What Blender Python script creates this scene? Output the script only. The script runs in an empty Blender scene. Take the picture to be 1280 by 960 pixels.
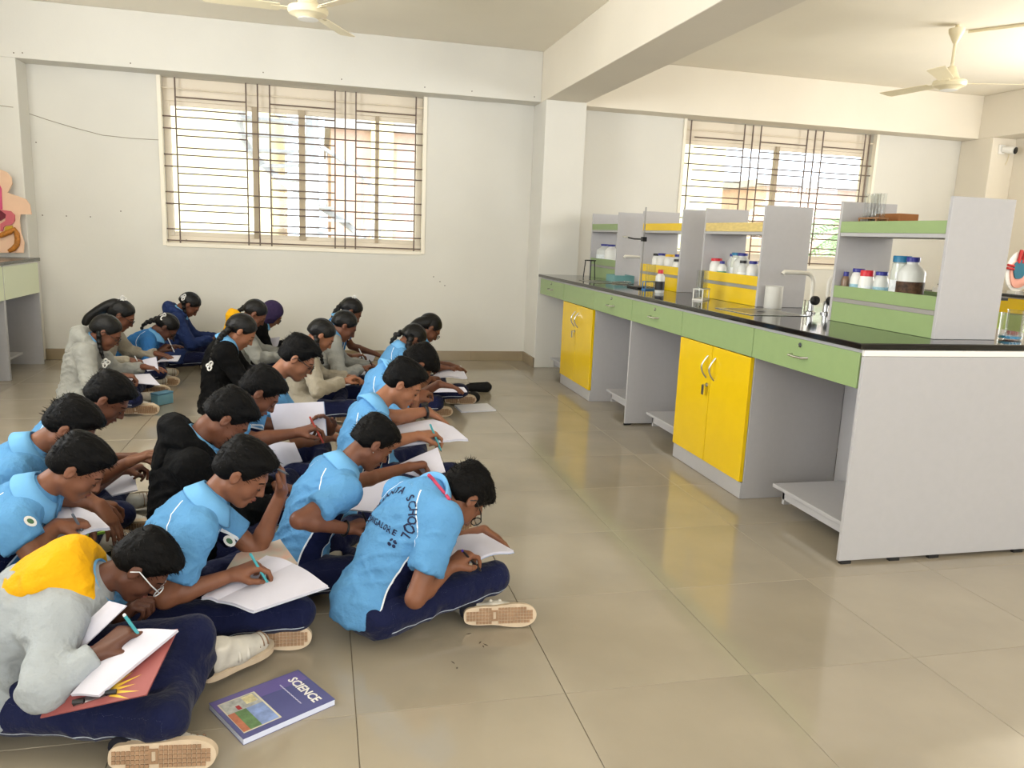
import bpy, bmesh, math, random
import numpy as np
from mathutils import Vector, Matrix, Quaternion
from mathutils.bvhtree import BVHTree
random.seed(7); RNG = np.random.RandomState(7)
S = bpy.context.scene
C = S.collection
PI = math.pi

# ------------------------------------------------------------------ camera, world, lights, exposure
CAMH = 1.3063; FPX = 978.29; PITCH = .1879; YAW = .2443; ROLL = .0422
_f = np.array([math.sin(YAW)*math.cos(PITCH), math.cos(YAW)*math.cos(PITCH), -math.sin(PITCH)])
_r0 = np.array([math.cos(YAW), -math.sin(YAW), 0.]); _u0 = np.cross(_r0, _f)
_rt = math.cos(ROLL)*_r0+math.sin(ROLL)*_u0; _up = -math.sin(ROLL)*_r0+math.cos(ROLL)*_u0
_C = np.array([0, 0, CAMH])
cd = bpy.data.cameras.new('camera'); cam = bpy.data.objects.new('camera', cd); C.objects.link(cam)
cd.sensor_fit = 'HORIZONTAL'; cd.sensor_width = 36.0; cd.lens = 36.0*FPX/1280; cd.clip_start = .05
M3 = Matrix([[_rt[i], _up[i], -_f[i]] for i in range(3)])
cam.matrix_world = Matrix.Translation((0, 0, CAMH)) @ M3.to_4x4()
S.camera = cam
def ray(u, v): return _f+_rt*(u-640)/FPX-_up*(v-480)/FPX
def onz(u, v, z=0.): d = ray(u, v); return _C+d*(z-CAMH)/d[2]
def ony(u, v, y): d = ray(u, v); return _C+d*y/d[1]
def onx(u, v, x): d = ray(u, v); return _C+d*x/d[0]

w = bpy.data.worlds.new('sky'); S.world = w; w.use_nodes = True
nt = w.node_tree; bg = nt.nodes['Background']
bg.inputs[0].default_value = (.80, .90, 1.0, 1); bg.inputs[1].default_value = 3.0

def area(name, loc, rot, sx, sy, energy, col=(1, .96, .9)):
    l = bpy.data.lights.new(name, 'AREA'); l.shape = 'RECTANGLE'; l.size = sx; l.size_y = sy
    l.energy = energy; l.color = col
    o = bpy.data.objects.new(name, l); C.objects.link(o); o.location = loc; o.rotation_euler = rot
    return o
def sun(name, d, energy, ang, col):
    l = bpy.data.lights.new(name, 'SUN'); l.energy = energy; l.angle = ang; l.color = col
    o = bpy.data.objects.new(name, l); C.objects.link(o)
    o.rotation_euler = Vector(d).to_track_quat('-Z', 'Y').to_euler(); o.location = (-12, 6, 9)
    return o
# daylight entering by the windows of the wall behind the camera; unseen side-wall lamps added, tilted up to brighten the ceiling
LE = .80; UPT = .75
for x in (-1.4, 2.2, 5.6):
    area('daylight_rear', (x, -2.45, 1.85), (PI/2+UPT*.8, 0, 0), 2.4, 1.5, 92*LE, (1, .985, .955))
area('side_fill', (7.40, 4.4, 1.85), (0, PI/2+UPT*1.25, 0), 1.5, 2.4, 190*LE, (1, .96, .90))
area('side_fill', (-3.02, 3.4, 1.85), (0, -PI/2-UPT*1.25, 0), 1.5, 2.4, 275*LE, (.98, .99, 1))
sun('sunlight', (.25, .60, -.76), 3.6, .009, (1, .95, .85))
S.view_settings.view_transform = 'Standard'; S.view_settings.look = 'None'
S.view_settings.gamma = 1; S.view_settings.use_curve_mapping = False
S.view_settings.exposure = .16

# ------------------------------------------------------------------ materials
def lin(c): return tuple((x/12.92 if x <= .04045 else ((x+.055)/1.055)**2.4) for x in c)
def rgb(r, g, b): return lin((r/255, g/255, b/255))
MATS = {}
def mat(name, col, rough=.6, spec=.4, var=.0, scale=8., bump=0., bscale=40., bdist=.01, metal=0., trans=0., coat=0., alpha=1., objvar=0., emit=0., sheen=0., stretch=None, col2=None):
    if name in MATS: return MATS[name]
    m = bpy.data.materials.new(name); m.use_nodes = True; n = m.node_tree.nodes; L = m.node_tree.links
    b = n['Principled BSDF']
    b.inputs['Base Color'].default_value = (*col, 1); b.inputs['Roughness'].default_value = rough
    b.inputs['Specular IOR Level'].default_value = spec; b.inputs['Metallic'].default_value = metal
    b.inputs['Transmission Weight'].default_value = trans; b.inputs['Coat Weight'].default_value = coat
    b.inputs['Alpha'].default_value = alpha; b.inputs['Sheen Weight'].default_value = sheen
    if emit: b.inputs['Emission Color'].default_value = (*col, 1); b.inputs['Emission Strength'].default_value = emit
    tc = n.new('ShaderNodeTexCoord'); src = tc.outputs['Object']
    if stretch:
        mp = n.new('ShaderNodeMapping'); mp.inputs['Scale'].default_value = stretch; L.new(src, mp.inputs['Vector']); src = mp.outputs['Vector']
    out = None
    if var or col2:
        t = n.new('ShaderNodeTexNoise'); t.inputs['Scale'].default_value = scale; t.inputs['Detail'].default_value = 5
        L.new(src, t.inputs['Vector'])
        r = n.new('ShaderNodeValToRGB'); r.color_ramp.elements[0].position = .3; r.color_ramp.elements[1].position = .7
        c2 = col2 or tuple(min(1, c*(1+var)) for c in col)
        r.color_ramp.elements[0].color = (*[c*(1-var) for c in col], 1); r.color_ramp.elements[1].color = (*c2, 1)
        L.new(t.outputs['Fac'], r.inputs['Fac']); out = r.outputs['Color']; L.new(out, b.inputs['Base Color'])
    if objvar:
        oi = n.new('ShaderNodeObjectInfo'); mr = n.new('ShaderNodeMapRange')
        mr.inputs['To Min'].default_value = 1-objvar; mr.inputs['To Max'].default_value = 1+objvar
        L.new(oi.outputs['Random'], mr.inputs['Value'])
        hs = n.new('ShaderNodeHueSaturation'); L.new(mr.outputs['Result'], hs.inputs['Value'])
        if out: L.new(out, hs.inputs['Color'])
        else: hs.inputs['Color'].default_value = (*col, 1)
        L.new(hs.outputs['Color'], b.inputs['Base Color'])
    if bump:
        t2 = n.new('ShaderNodeTexNoise'); t2.inputs['Scale'].default_value = bscale; t2.inputs['Detail'].default_value = 4
        L.new(src, t2.inputs['Vector'])
        bp = n.new('ShaderNodeBump'); bp.inputs['Strength'].default_value = bump; bp.inputs['Distance'].default_value = bdist
        L.new(t2.outputs['Fac'], bp.inputs['Height']); L.new(bp.outputs['Normal'], b.inputs['Normal'])
    MATS[name] = m
    return m
def glassmat(name, tint=(1, 1, 1), gloss=.08, rough=.02):
    m = bpy.data.materials.new(name); m.use_nodes = True; n = m.node_tree.nodes; L = m.node_tree.links
    for x in list(n):
        if x.type != 'OUTPUT_MATERIAL': n.remove(x)
    o = [x for x in n if x.type == 'OUTPUT_MATERIAL'][0]
    t = n.new('ShaderNodeBsdfTransparent'); t.inputs[0].default_value = (*tint, 1)
    g = n.new('ShaderNodeBsdfGlossy'); g.inputs['Roughness'].default_value = rough
    lw = n.new('ShaderNodeLayerWeight'); lw.inputs[0].default_value = .25
    mm = n.new('ShaderNodeMath'); mm.operation = 'MULTIPLY_ADD'; mm.inputs[1].default_value = .3; mm.inputs[2].default_value = gloss*.5
    L.new(lw.outputs['Fresnel'], mm.inputs[0])
    mx = n.new('ShaderNodeMixShader'); L.new(mm.outputs[0], mx.inputs[0]); L.new(t.outputs[0], mx.inputs[1]); L.new(g.outputs[0], mx.inputs[2])
    L.new(mx.outputs[0], o.inputs['Surface']); MATS[name] = m
    return m
m_wall = mat('plaster', rgb(217, 214, 205), .75, .2, var=.035, scale=1.3, bump=.06, bscale=60)
m_wall_lit = mat('plaster_warm_lit', rgb(227, 219, 203), .75, .2, var=.03, scale=1.3, bump=.06, bscale=60)  # same plaster, the right side's warmer, brighter light put into its colour
m_ceil = mat('ceiling_paint', rgb(238, 231, 215), .8, .2, var=.03, scale=1.0, bump=.05, bscale=30)
m_tile = mat('floor_tile_glaze', rgb(156, 146, 128), .11, .75, var=.10, scale=2.2, objvar=.035, bump=.012, bscale=6)
m_grout = mat('grout', rgb(116, 104, 86), .9)
m_skirt = mat('skirting_tile', rgb(150, 134, 108), .25, .5, var=.08, scale=4, objvar=.04)
m_green = mat('green_laminate', rgb(142, 164, 112), .35, .4, var=.02, scale=20)
m_yellow = mat('yellow_laminate', rgb(230, 192, 16), .18, .5, var=.02, scale=10)
m_grey = mat('grey_laminate', rgb(178, 176, 177), .45, .4, var=.015, scale=30)
m_greyd = mat('grey_edge', rgb(150, 147, 142), .45, .4)
m_white = mat('white_paint', rgb(236, 234, 228), .4, .4)
m_gran = mat('black_granite', rgb(20, 19, 18), .08, .6, var=.4, scale=160)
m_steel = mat('steel', rgb(200, 200, 200), .22, .5, metal=1.)
m_dark = mat('black_plastic', rgb(18, 18, 19), .45, .4)
m_frame = mat('window_aluminium', rgb(228, 216, 196), .4, .4)
m_bar = mat('grille_iron', rgb(112, 96, 86), .5, .4)
m_barw = mat('grille_white', rgb(225, 212, 190), .5, .4)
m_glass = glassmat('window_glass', (.97, .98, .98), .06)
m_lab = glassmat('lab_glass', (.97, .98, .98), .05)
m_cream = mat('fan_cream', rgb(226, 214, 180), .35, .5)

# ------------------------------------------------------------------ mesh helpers
class MB:
    def __init__(s): s.v = []; s.f = []; s.mi = []
    def add(s, vs, fs, mi=0):
        o = len(s.v); s.v += [tuple(p) for p in vs]; s.f += [tuple(i+o for i in f) for f in fs]; s.mi += [mi]*len(fs); return s
    def box(s, x0, x1, y0, y1, z0, z1, mi=0, M=None):
        vs = [(x, y, z) for z in (z0, z1) for y in (y0, y1) for x in (x0, x1)]
        if M is not None: vs = [M @ Vector(p) for p in vs]
        return s.add(vs, [(0, 2, 3, 1), (4, 5, 7, 6), (0, 1, 5, 4), (2, 6, 7, 3), (0, 4, 6, 2), (1, 3, 7, 5)], mi)
    def tube(s, pts, r, n=8, mi=0, cap=True, closed=False):
        pts = [Vector(p) for p in pts]; N = len(pts)
        rs = r if isinstance(r, (list, tuple)) else [r]*N
        vs = []; prev = None
        for i, p in enumerate(pts):
            if closed: t = pts[(i+1) % N]-pts[i-1]
            else: t = (pts[min(i+1, N-1)]-pts[max(i-1, 0)])
            if t.length < 1e-9: t = Vector((0, 0, 1))
            t.normalize()
            if prev is None:
                a = Vector((0, 0, 1)) if abs(t.z) < .9 else Vector((1, 0, 0)); u = t.cross(a).normalized()
            else:
                u = (prev-t*prev.dot(t)); u = u.normalized() if u.length > 1e-6 else t.orthogonal().normalized()
            prev = u; q = t.cross(u)
            for k in range(n):
                a = 2*PI*k/n; vs.append(p+(u*math.cos(a)+q*math.sin(a))*rs[i])
        fs = []
        for i in range(N if closed else N-1):
            j = (i+1) % N
            for k in range(n): fs.append((i*n+k, i*n+(k+1) % n, j*n+(k+1) % n, j*n+k))
        if cap and not closed: fs.append(tuple(range(n-1, -1, -1))); fs.append(tuple((N-1)*n+k for k in range(n)))
        return s.add(vs, fs, mi)
    def lathe(s, prof, c=(0, 0, 0), n=20, mi=0, M=None):
        vs = []; N = len(prof)
        for r, z in prof:
            for k in range(n):
                a = 2*PI*k/n; p = Vector((r*math.cos(a), r*math.sin(a), z))
                if M is not None: p = M @ p
                vs.append(p+Vector(c))
        fs = [(i*n+k, i*n+(k+1) % n, (i+1)*n+(k+1) % n, (i+1)*n+k) for i in range(N-1) for k in range(n)]
        if prof[0][0] > 1e-5: fs.append(tuple(range(n-1, -1, -1)))
        if prof[-1][0] > 1e-5: fs.append(tuple((N-1)*n+k for k in range(n)))
        return s.add(vs, fs, mi)
    def prism(s, poly, z0, z1, mi=0, M=None):
        n = len(poly); vs = [Vector((x, y, z0)) for x, y in poly]+[Vector((x, y, z1)) for x, y in poly]
        if M is not None: vs = [M @ p for p in vs]
        fs = [tuple(range(n-1, -1, -1)), tuple(range(n, 2*n))]+[(i, (i+1) % n, n+(i+1) % n, n+i) for i in range(n)]
        return s.add(vs, fs, mi)
    def mesh(s, name, mats, smooth=False):
        me = bpy.data.meshes.new(name); me.from_pydata([tuple(p) for p in s.v], [], s.f)
        for m in (mats if isinstance(mats, (list, tuple)) else [mats]): me.materials.append(m)
        if len(me.materials) > 1: me.polygons.foreach_set('material_index', s.mi)
        if smooth: me.polygons.foreach_set('use_smooth', [True]*len(me.polygons)); me.set_sharp_from_angle(angle=.7) if smooth != 'all' else None
        me.update(); return me
    def build(s, name, mats, parent=None, smooth=False, bevel=0., loc=None, rot=None):
        o = bpy.data.objects.new(name, s.mesh(name, mats, smooth)); C.objects.link(o)
        if parent: o.parent = parent
        if loc is not None: o.location = loc
        if rot is not None: o.rotation_euler = rot
        if bevel:
            b = o.modifiers.new('edge', 'BEVEL'); b.width = bevel; b.segments = 2; b.limit_method = 'ANGLE'
        return o
def tag(o, label, cat, group=None, kind=None):
    o['label'] = label
    if cat: o['category'] = cat
    if group: o['group'] = group
    if kind: o['kind'] = kind
    return o
def thing(name, label, cat, loc=(0, 0, 0), rotz=0., group=None):
    o = bpy.data.objects.new(name, None); C.objects.link(o); o.location = loc; o.rotation_euler = (0, 0, rotz)
    return tag(o, label, cat, group)
def struct(o): o['kind'] = 'structure'; return o
def link_mesh(name, me, parent=None, loc=None, rot=None):
    o = bpy.data.objects.new(name, me); C.objects.link(o)
    if parent: o.parent = parent
    if loc is not None: o.location = loc
    if rot is not None: o.rotation_euler = rot
    return o
def copy_tree(o, parent=None):
    c = o.copy(); C.objects.link(c)
    if parent: c.parent = parent
    for ch in list(o.children): copy_tree(ch, c)
    return c

# ------------------------------------------------------------------ room shell
XL, XR, YB, YR, ZC = -3.15, 7.53, 7.96, -2.6, 3.05
ZB = 2.586; YBM = 7.71
WIN = [(-1.39, .99, 1.10, ZB), (3.76, 6.09, 1.10, ZB)]
fl = struct(MB().box(XL-.2, XR+.2, YR-.2, YB+.2, -.12, -.006).build('floor', m_grout))
ts = .6; tx0 = .0904; ty0 = 1.9684
tb = MB(); g = .0009; e = .0012
tb.add([(g, g, -.006), (ts-g, g, -.006), (ts-g, ts-g, -.006), (g, ts-g, -.006), (g, g, -e), (ts-g, g, -e), (ts-g, ts-g, -e), (g, ts-g, -e),
        (g+e, g+e, 0), (ts-g-e, g+e, 0), (ts-g-e, ts-g-e, 0), (g+e, ts-g-e, 0)],
       [(0, 1, 5, 4), (1, 2, 6, 5), (2, 3, 7, 6), (3, 0, 4, 7), (4, 5, 9, 8), (5, 6, 10, 9), (6, 7, 11, 10), (7, 4, 8, 11), (8, 9, 10, 11)])
tme = tb.mesh('floor_tile', m_tile)
cells = []
for i in range(-6, 14):
    for j in range(-8, 11):
        x, y = tx0+i*ts, ty0+j*ts
        if x < XL-ts or x > XR or y > YB or y < YR-ts: continue
        d = (x+.3-1.2)**2+(y+.3-3.5)**2
        cells.append((y < .3, d, x, y))
cells.sort()
for k, (b, d, x, y) in enumerate(cells[:300]): link_mesh('tile', tme, fl, (x, y, 0))
rest = MB()
for b, d, x, y in cells[300:]: rest.box(x+g, x+ts-g, y+g, y+ts-g, -.006, 0)
if rest.v:
    o = rest.build('tile_field', m_tile, fl); o['kind'] = 'stuff'
struct(MB().box(XL-.2, XR+.2, YR-.2, YB+.25, ZC, ZC+.12).build('ceiling', m_ceil))
# back wall around the two windows
def wall_with_holes(name, holes, a0, a1, z0, z1, fn, m):
    mb = MB(); xs = a0
    for (h0, h1, q0, q1) in holes:
        fn(mb, xs, h0, z0, z1); fn(mb, h0, h1, z0, q0)
        if q1 < z1: fn(mb, h0, h1, q1, z1)
        xs = h1
    fn(mb, xs, a1, z0, z1)
    return struct(mb.build(name, m))
wall_with_holes('wall_back', WIN, XL-.2, XR+.2, 0, ZC, lambda mb, a, b, z0, z1: mb.box(a, b, YB, YB+.23, z0, z1), m_wall)
wall_with_holes('wall_rear', [(-2.6, -.2, 1.1, 2.6), (1., 3.4, 1.1, 2.6), (4.4, 6.8, 1.1, 2.6)], XL-.2, XR+.2, 0, ZC, lambda mb, a, b, z0, z1: mb.box(a, b, YR-.2, YR, z0, z1), m_wall)
wall_with_holes('wall_left', [(2.2, 4.6, 1.1, 2.6)], YR, YB, 0, ZC, lambda mb, a, b, z0, z1: mb.box(XL-.2, XL, a, b, z0, z1), m_wall)
wall_with_holes('wall_right', [(3.2, 5.6, 1.1, 2.6)], YR, YB, 0, ZC, lambda mb, a, b, z0, z1: mb.box(XR, XR+.2, a, b, z0, z1), m_wall_lit)
# beams and pillars
XC0, XC1, YCF = 2.096, 2.504, 7.53
struct(MB().box(XL, XC0, YBM, YB, ZB, ZC).build('trim_1', m_wall, bevel=.006))
struct(MB().box(XC1, 7.22, YBM, YB, ZB, ZC).build('trim_2', m_wall_lit, bevel=.006))
struct(MB().box(XC0, XC1, YR, YB, ZB, ZC).build('trim_3', m_wall_lit, bevel=.006))          # long ceiling beam
struct(MB().box(XC0, XC1, YCF, YB, 0, ZB).build('trim_4', m_wall, bevel=.006))            # column under the beam
struct(MB().box(XL, -2.462, YBM, YB, 0, ZB).build('trim_5', m_wall, bevel=.006))          # corner pillar
struct(MB().box(7.22, XR, 7.50, YB, 0, ZB).build('trim_6', m_wall_lit, bevel=.006))
struct(MB().box(7.22, XR, YR, YB, ZB, ZC).build('trim_7', m_wall_lit, bevel=.006))           # beam along the right wall
# skirting tiles
def skirting(name, x0, x1, y0, y1, n):
    b = struct(MB().box(x0, x1, y0, y1, 0, .098).build(name, m_grout))
    lx = abs(x1-x0); ly = abs(y1-y0)
    for i in range(n):
        if lx > ly:
            a = x0+lx*i/n; MB().box(a+.001, a+lx/n-.001, y0-.003, y1, .001, .1).build('tile', m_skirt, b, bevel=.001)
        else:
            a = y0+ly*i/n; MB().box(x0-.003, x1+.003, a+.001, a+ly/n-.001, .001, .1).build('tile', m_skirt, b, bevel=.001)
skirting('baseboard_back', -2.462, XC0, YB-.012, YB, 8)
skirting('baseboard_column', XC0-.012, XC0, YCF, YB-.012, 1)
skirting('baseboard_right', XC1, 7.22, YB-.012, YB, 8)
# scuffs, nail marks and a thin cable on the back wall
mk = mat('wall_mark', rgb(110, 98, 84), .9)
for u, v, y in [(17, 66, YBM), (28, 66, YBM), (163, 79, YBM), (329, 90.5, YBM), (427, 99, YBM), (531, 109, YBM), (590, 114, YBM), (668, 121, YBM), (45, 178, YB), (83, 270, YB), (113, 271, YB), (53, 269, YB), (151, 264, YB), (542, 346, YB), (550, 352, YB), (556, 357, YB), (233, 300, YB)]:
    p = ony(u, v, y-.001); MB().lathe([(0, -.001), (.006, -.0008), (.0, .002)], (0, 0, 0), 7, M=Matrix.Rotation(PI/2, 4, 'X')).build('trim_8', mk, loc=p)['kind'] = 'structure'
cab = [ony(u, v, YB-.004 if u > 30 else YBM-.004) for u, v in [(0, 132), (16, 134)]]+[ony(u, v, YB-.004) for u, v in [(33, 141), (60, 150), (90, 159), (128, 169), (165, 173), (200, 175)]]
tag(MB().tube(cab, .003, 5).build('wall_cable', mat('cable_grey', rgb(150, 140, 122), .6)), 'thin grey cable sagging across the wall beside the barred window', 'cable')

# ------------------------------------------------------------------ windows
def window(idx, x0, x1, z0, z1, mull, seg, vbars):
    W = x1-x0; Hh = z1-z0
    fr = MB()
    y0, y1 = 8.06, 8.13; t = .055
    for a, b, c, d in [(x0, x1, z0, z0+.07), (x0, x1, z1-.20, z1), (x0, x0+t, z0+.07, z1-.20), (x1-t, x1, z0+.07, z1-.20)]: fr.box(a, b, y0, y1, c, d)
    win = struct(fr.build('window_%d' % idx, m_frame, bevel=.004))
    xs = [x0+t]+[x0+W*q for q in mull]+[x1-t]
    for i, q in enumerate(mull):
        xx = x0+W*q; wdt = (.045, .06, .035)[i % 3]
        MB().box(xx-wdt/2, xx+wdt/2, 8.05-.012*(i % 2), 8.11, z0+.07, z1-.2).build('sash_post', mat('sash_brown_grey', rgb(176, 160, 134), .5), win, bevel=.003)  # sash posts in brown-grey, darker than the frame
    for i in range(len(xs)-1):
        MB().box(xs[i], xs[i+1], 8.088, 8.092, z0+.07, z1-.2).build('pane', m_glass, win)
        MB().box(xs[i], xs[i+1], 8.075, 8.105, z0+.07, z0+.11).build('sash_rail', m_frame, win, bevel=.003)
        MB().box(xs[i], xs[i+1], 8.075, 8.105, z1-.24, z1-.2).build('sash_rail', m_frame, win, bevel=.003)
    # reveal frame
    for a, b, c, d in [(x0-.03, x0+.004, z0-.02, z1), (x1-.004, x1+.03, z0-.02, z1), (x0+.004, x1-.004, z0-.03, z0+.004)]:
        MB().box(a, b, YB-.012, YB+.05, c, d).build('surround', mat('reveal_white', rgb(240, 232, 214), .5), win, bevel=.003)
    # grille
    gr = thing('window_grille', ('dark iron burglar grille across the larger window above the seated pupils', 'dark iron burglar grille across the window behind the bottle shelves')[idx-1], 'grille', (0, 0, 0))
    yg = 7.985; r = .0075
    for q in vbars: MB().tube([(x0+W*q, yg, z0+.005), (x0+W*q, yg, z1-.005)], r, 6).build('bar', m_bar, gr, smooth=True)
    for k in range(4):
        zt = z1-.175-.336*k
        for dz in (0, -.105):
            for a, b in seg: MB().tube([(x0+W*a, yg, zt+dz), (x0+W*b, yg, zt+dz)], r*.9, 6).build('bar', m_bar, gr, smooth=True)
        for dz in (-.17, -.275):
            if zt+dz > z0+.02: MB().tube([(x0-.0, yg+.009, zt+dz), (x1+.0, yg+.009, zt+dz)], r*.9, 6).build('bar', m_bar, gr, smooth=True)
    MB().tube([(x0, yg+.009, z1-.1), (x1, yg+.009, z1-.1)], r, 6).build('bar', m_barw, gr, smooth=True)
    return win
window(1, *WIN[0], [.335, .515, .815], [(.05, .307), (.395, .645), (.727, .968)], [.05, .307, .35, .395, .645, .685, .727, .968])
window(2, *WIN[1], [.50, ], [(.05, .30), (.385, .63), (.715, .945)], [.03, .30, .343, .385, .63, .672, .715, .945, .97])

# ------------------------------------------------------------------ lab bench
XB = 2.1175; XM = 2.70; XE = 3.34
BY = [2.70, 3.51, 4.32, 5.11, 5.91, 6.71, 7.49]
wt = MB().box(XB-.022, XE+.02, BY[0]-.02, BY[6]+.02, .914, .94)
wto = tag(wt.build('worktop', m_gran, bevel=.004), 'long polished black granite worktop of the lab bench', 'worktop')
def arc_handle(parent, x, y, z, L=.11):
    pts = [(x, y, z+L*.5*math.cos(a)) for a in ()]
    pts = [(x-.034*math.sin(PI*k/10), y, z-L/2+L*k/10) for k in range(11)]
    return MB().tube(pts, .0055, 8).build('handle', m_steel, parent, smooth=True)
def base_cabinet(y0, y1, label):
    t = thing('base_cabinet', label, 'cabinet', (XB, y0, 0), 0)
    L = y1-y0
    b = MB(); b.box(.02, .56, 0.0, L, .0, .912)
    b.build('body', m_grey, t, bevel=.002)
    MB().box(.006, .02, 0, L, 0.002, .088).build('plinth', m_grey, t, bevel=.002)
    MB().box(-.004, .02, .002, L-.002, .752, .898).build('fascia', m_green, t, bevel=.002)
    MB().box(.004, .02, 0, L, .898, .913).build('rail', m_grey, t)
    for k in (0, 1):
        a = .003+k*L/2; bb = (k+1)*L/2-.003
        d = MB().box(-.004, .018, a, bb, .092, .747).build('door', m_yellow, t, bevel=.002)
        yh = L/2-.045 if k == 0 else L/2+.045
        arc_handle(d, -.004, yh, .625, .125)
        if k == 1:
            MB().lathe([(0, -.006), (.012, -.006), (.012, 0), (0, 0)], (-.004, L/2+.025, .525), 14, M=Matrix.Rotation(PI/2, 4, 'Y')).build('lock', m_steel, d, smooth=True)
            kk = MB().box(-.03, -.004, L/2+.022, L/2+.028, .520, .530).box(-.032, -.028, L/2+.012, L/2+.038, .47, .525)
            kk.build('key', m_steel, d)
    return t
def knee_unit(y0, y1, label, panel_near=False, foot=(.06, .10)):
    t = thing('drawer_unit', label, 'drawer unit', (XB, y0, 0), 0)
    L = y1-y0
    d = MB().box(-.004, .016, .003, L-.003, .752, .898).build('drawer', m_green, t, bevel=.002)
    MB().tube([(-.004, L/2-.06, .822), (-.03, L/2-.05, .820), (-.034, L/2, .819), (-.03, L/2+.05, .820), (-.004, L/2+.06, .822)], .0055, 8).build('handle', m_steel, d, smooth=True)
    MB().lathe([(0, -.006), (.011, -.006), (.011, 0), (0, 0)], (-.004, L/2, .872), 14, M=Matrix.Rotation(PI/2, 4, 'Y')).build('lock', m_steel, d, smooth=True)
    MB().box(-.012, -.008, L/2-.006, L/2+.006, .862, .868).build('keyhole', m_dark, d)
    MB().box(.004, .02, 0, L, .898, .913).build('rail', m_grey, t)
    MB().box(.016, .56, .02, L-.02, .76, .912).build('drawer_box', m_grey, t)
    MB().box(.562, .58, .018, L, .05, .912).build('back_panel', m_grey, t)
    if panel_near:
        MB().box(-.0, .56, 0, .018, .012, .912).build('side_panel', m_grey, t, bevel=.002)
        MB().box(.0, .05, .0, .018, 0, .013).build('foot', m_dark, t)
    fr = MB().box(.09, .50, .03, L-foot[1]-.06, .118, .136).build('footrest', m_grey, t, bevel=.002)
    for a in (.05, L-foot[1]-.14): MB().box(.11, .48, a, a+.018, .05, .118).build('bracket', m_grey, fr)
    MB().box(.11, .13, .05, L-foot[1]-.12, .075, .117).build('brace', m_grey, fr)
    return t
end = thing('bench_end_panel', 'pale grey panel closing the near end of the lab bench', 'panel', (XB, BY[0]-.003, 0), 0)
MB().box(0, XE-XB, -.018, 0, .014, .886).build('board', m_grey, end, bevel=.002)
MB().box(0, XE-XB, -.016, 0, .887, .912).build('edge_strip', m_white, end, bevel=.002)
for a in (.01, .25, .45, .9): MB().box(a, a+.05, -.02, -.002, 0, .013).build('foot', m_dark, end)
MB().box(XE-XB-.02, XE-XB, 0.004, 4.75, .012, .908).build('back_board', m_grey, end)
knee_unit(BY[0], BY[1], 'green-fronted drawer unit over the knee space at the near bench end')
base_cabinet(BY[1], BY[2], 'larger-looking grey base cabinet with two glossy yellow doors, beside the near knee space')
knee_unit(BY[2], BY[3], 'green drawer unit between the near yellow cabinet and the middle bench panel')
knee_unit(BY[3], BY[4], 'green drawer unit between the middle bench panel and the far yellow cabinet', True)
base_cabinet(BY[4], BY[5], 'grey base cabinet with two yellow doors nearer the wall column')
knee_unit(BY[5], BY[6], 'smallest-looking green drawer unit, touching the wall column')

# reagent shelves on the worktop
def rack(y0, y1, col_lip, col_box, label, lipmat=None):
    t = thing('reagent_shelf', label, 'shelf', (2.57, y0, .94), 0)
    L = y1-y0; D = .32
    for a in (0, L-.018): MB().box(0, D, a, a+.018, .0005, .603).build('side_panel', m_grey, t, bevel=.002)
    sh = MB().box(.004, D-.004, .019, L-.019, .430, .448).build('shelf_board', m_grey, t, bevel=.001)
    MB().box(.0, .016, .019, L-.019, .448, .503).build('front_lip', lipmat or col_lip, sh, bevel=.001)
    MB().box(D-.016, D, .019, L-.019, .448, .503).build('back_lip', lipmat or col_lip, sh, bevel=.001)
    bx = MB().box(.012, D-.012, .019, L-.019, .1, .118).build('shelf_board', m_grey, t)
    MB().box(.002, .014, .019, L-.019, .001, .100).build('front_panel', col_box, bx, bevel=.001)
    MB().box(.002, .014, .019, L-.019, .122, .182).build('front_lip', col_box, bx, bevel=.001)
    MB().box(.001, .013, .019, L-.019, .101, .121).build('edge_strip', m_greyd, bx)
    MB().box(D-.014, D-.002, .019, L-.019, .001, .182).build('back_panel', col_box, bx, bevel=.001)
    return t
m_ywood = mat('pale_wood', rgb(214, 190, 120), .5, .4, var=.12, scale=3, stretch=(1, 8, 30))
rack(2.83, 3.57, m_green, m_green, 'tall grey reagent shelf with green trim at the near bench end')
rack(4.27, 5.03, m_yellow, m_yellow, 'grey reagent shelf with yellow box and pale wooden lip beside the sink', m_ywood)
rack(5.37, 6.12, m_yellow, m_yellow, 'grey reagent shelf with yellow lip and yellow box behind the iron stand')
rack(6.66, 7.37, m_green, m_green, 'grey reagent shelf with green trim next to the wall column')

# bottles
def bottle(x, y, z, h, r, body, cap, label, neck=.5, kind='bottle', lab=None, glass=False, caph=.018):
    t = thing('reagent_bottle', label, 'bottle', (x, y, z), RNG.rand()*6, 'reagent bottles on the bench shelves')
    hb = h*.68
    prof = [(0, .0005), (r*.92, .0005), (r, .006), (r, hb), (r*.94, hb+.05*h), (r*neck*1.15, h*.84), (r*neck, h*.86), (r*neck, h-caph)]
    MB().lathe(prof, n=18).build('body', body, t, smooth=True)
    cp = [(0, h), (r*neck*1.12, h), (r*neck*1.18, h-.003), (r*neck*1.18, h-caph), (r*neck*1.0, h-caph)]
    MB().lathe(cp[::-1], n=18).build('cap', cap, t, smooth=True)
    if lab:
        MB().lathe([(r*1.008, hb*.18), (r*1.012, hb*.2), (r*1.012, hb*.72), (r*1.008, hb*.74)], n=18).build('paper_label', lab, t, smooth=True)
    return t
pw = mat('white_plastic', rgb(226, 226, 222), .4, .4, var=.03); pwt = mat('milky_plastic', rgb(206, 208, 204), .35, .4)
pc = mat('clear_jar', rgb(196, 200, 190), .2, .5, var=.1, scale=20)
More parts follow.
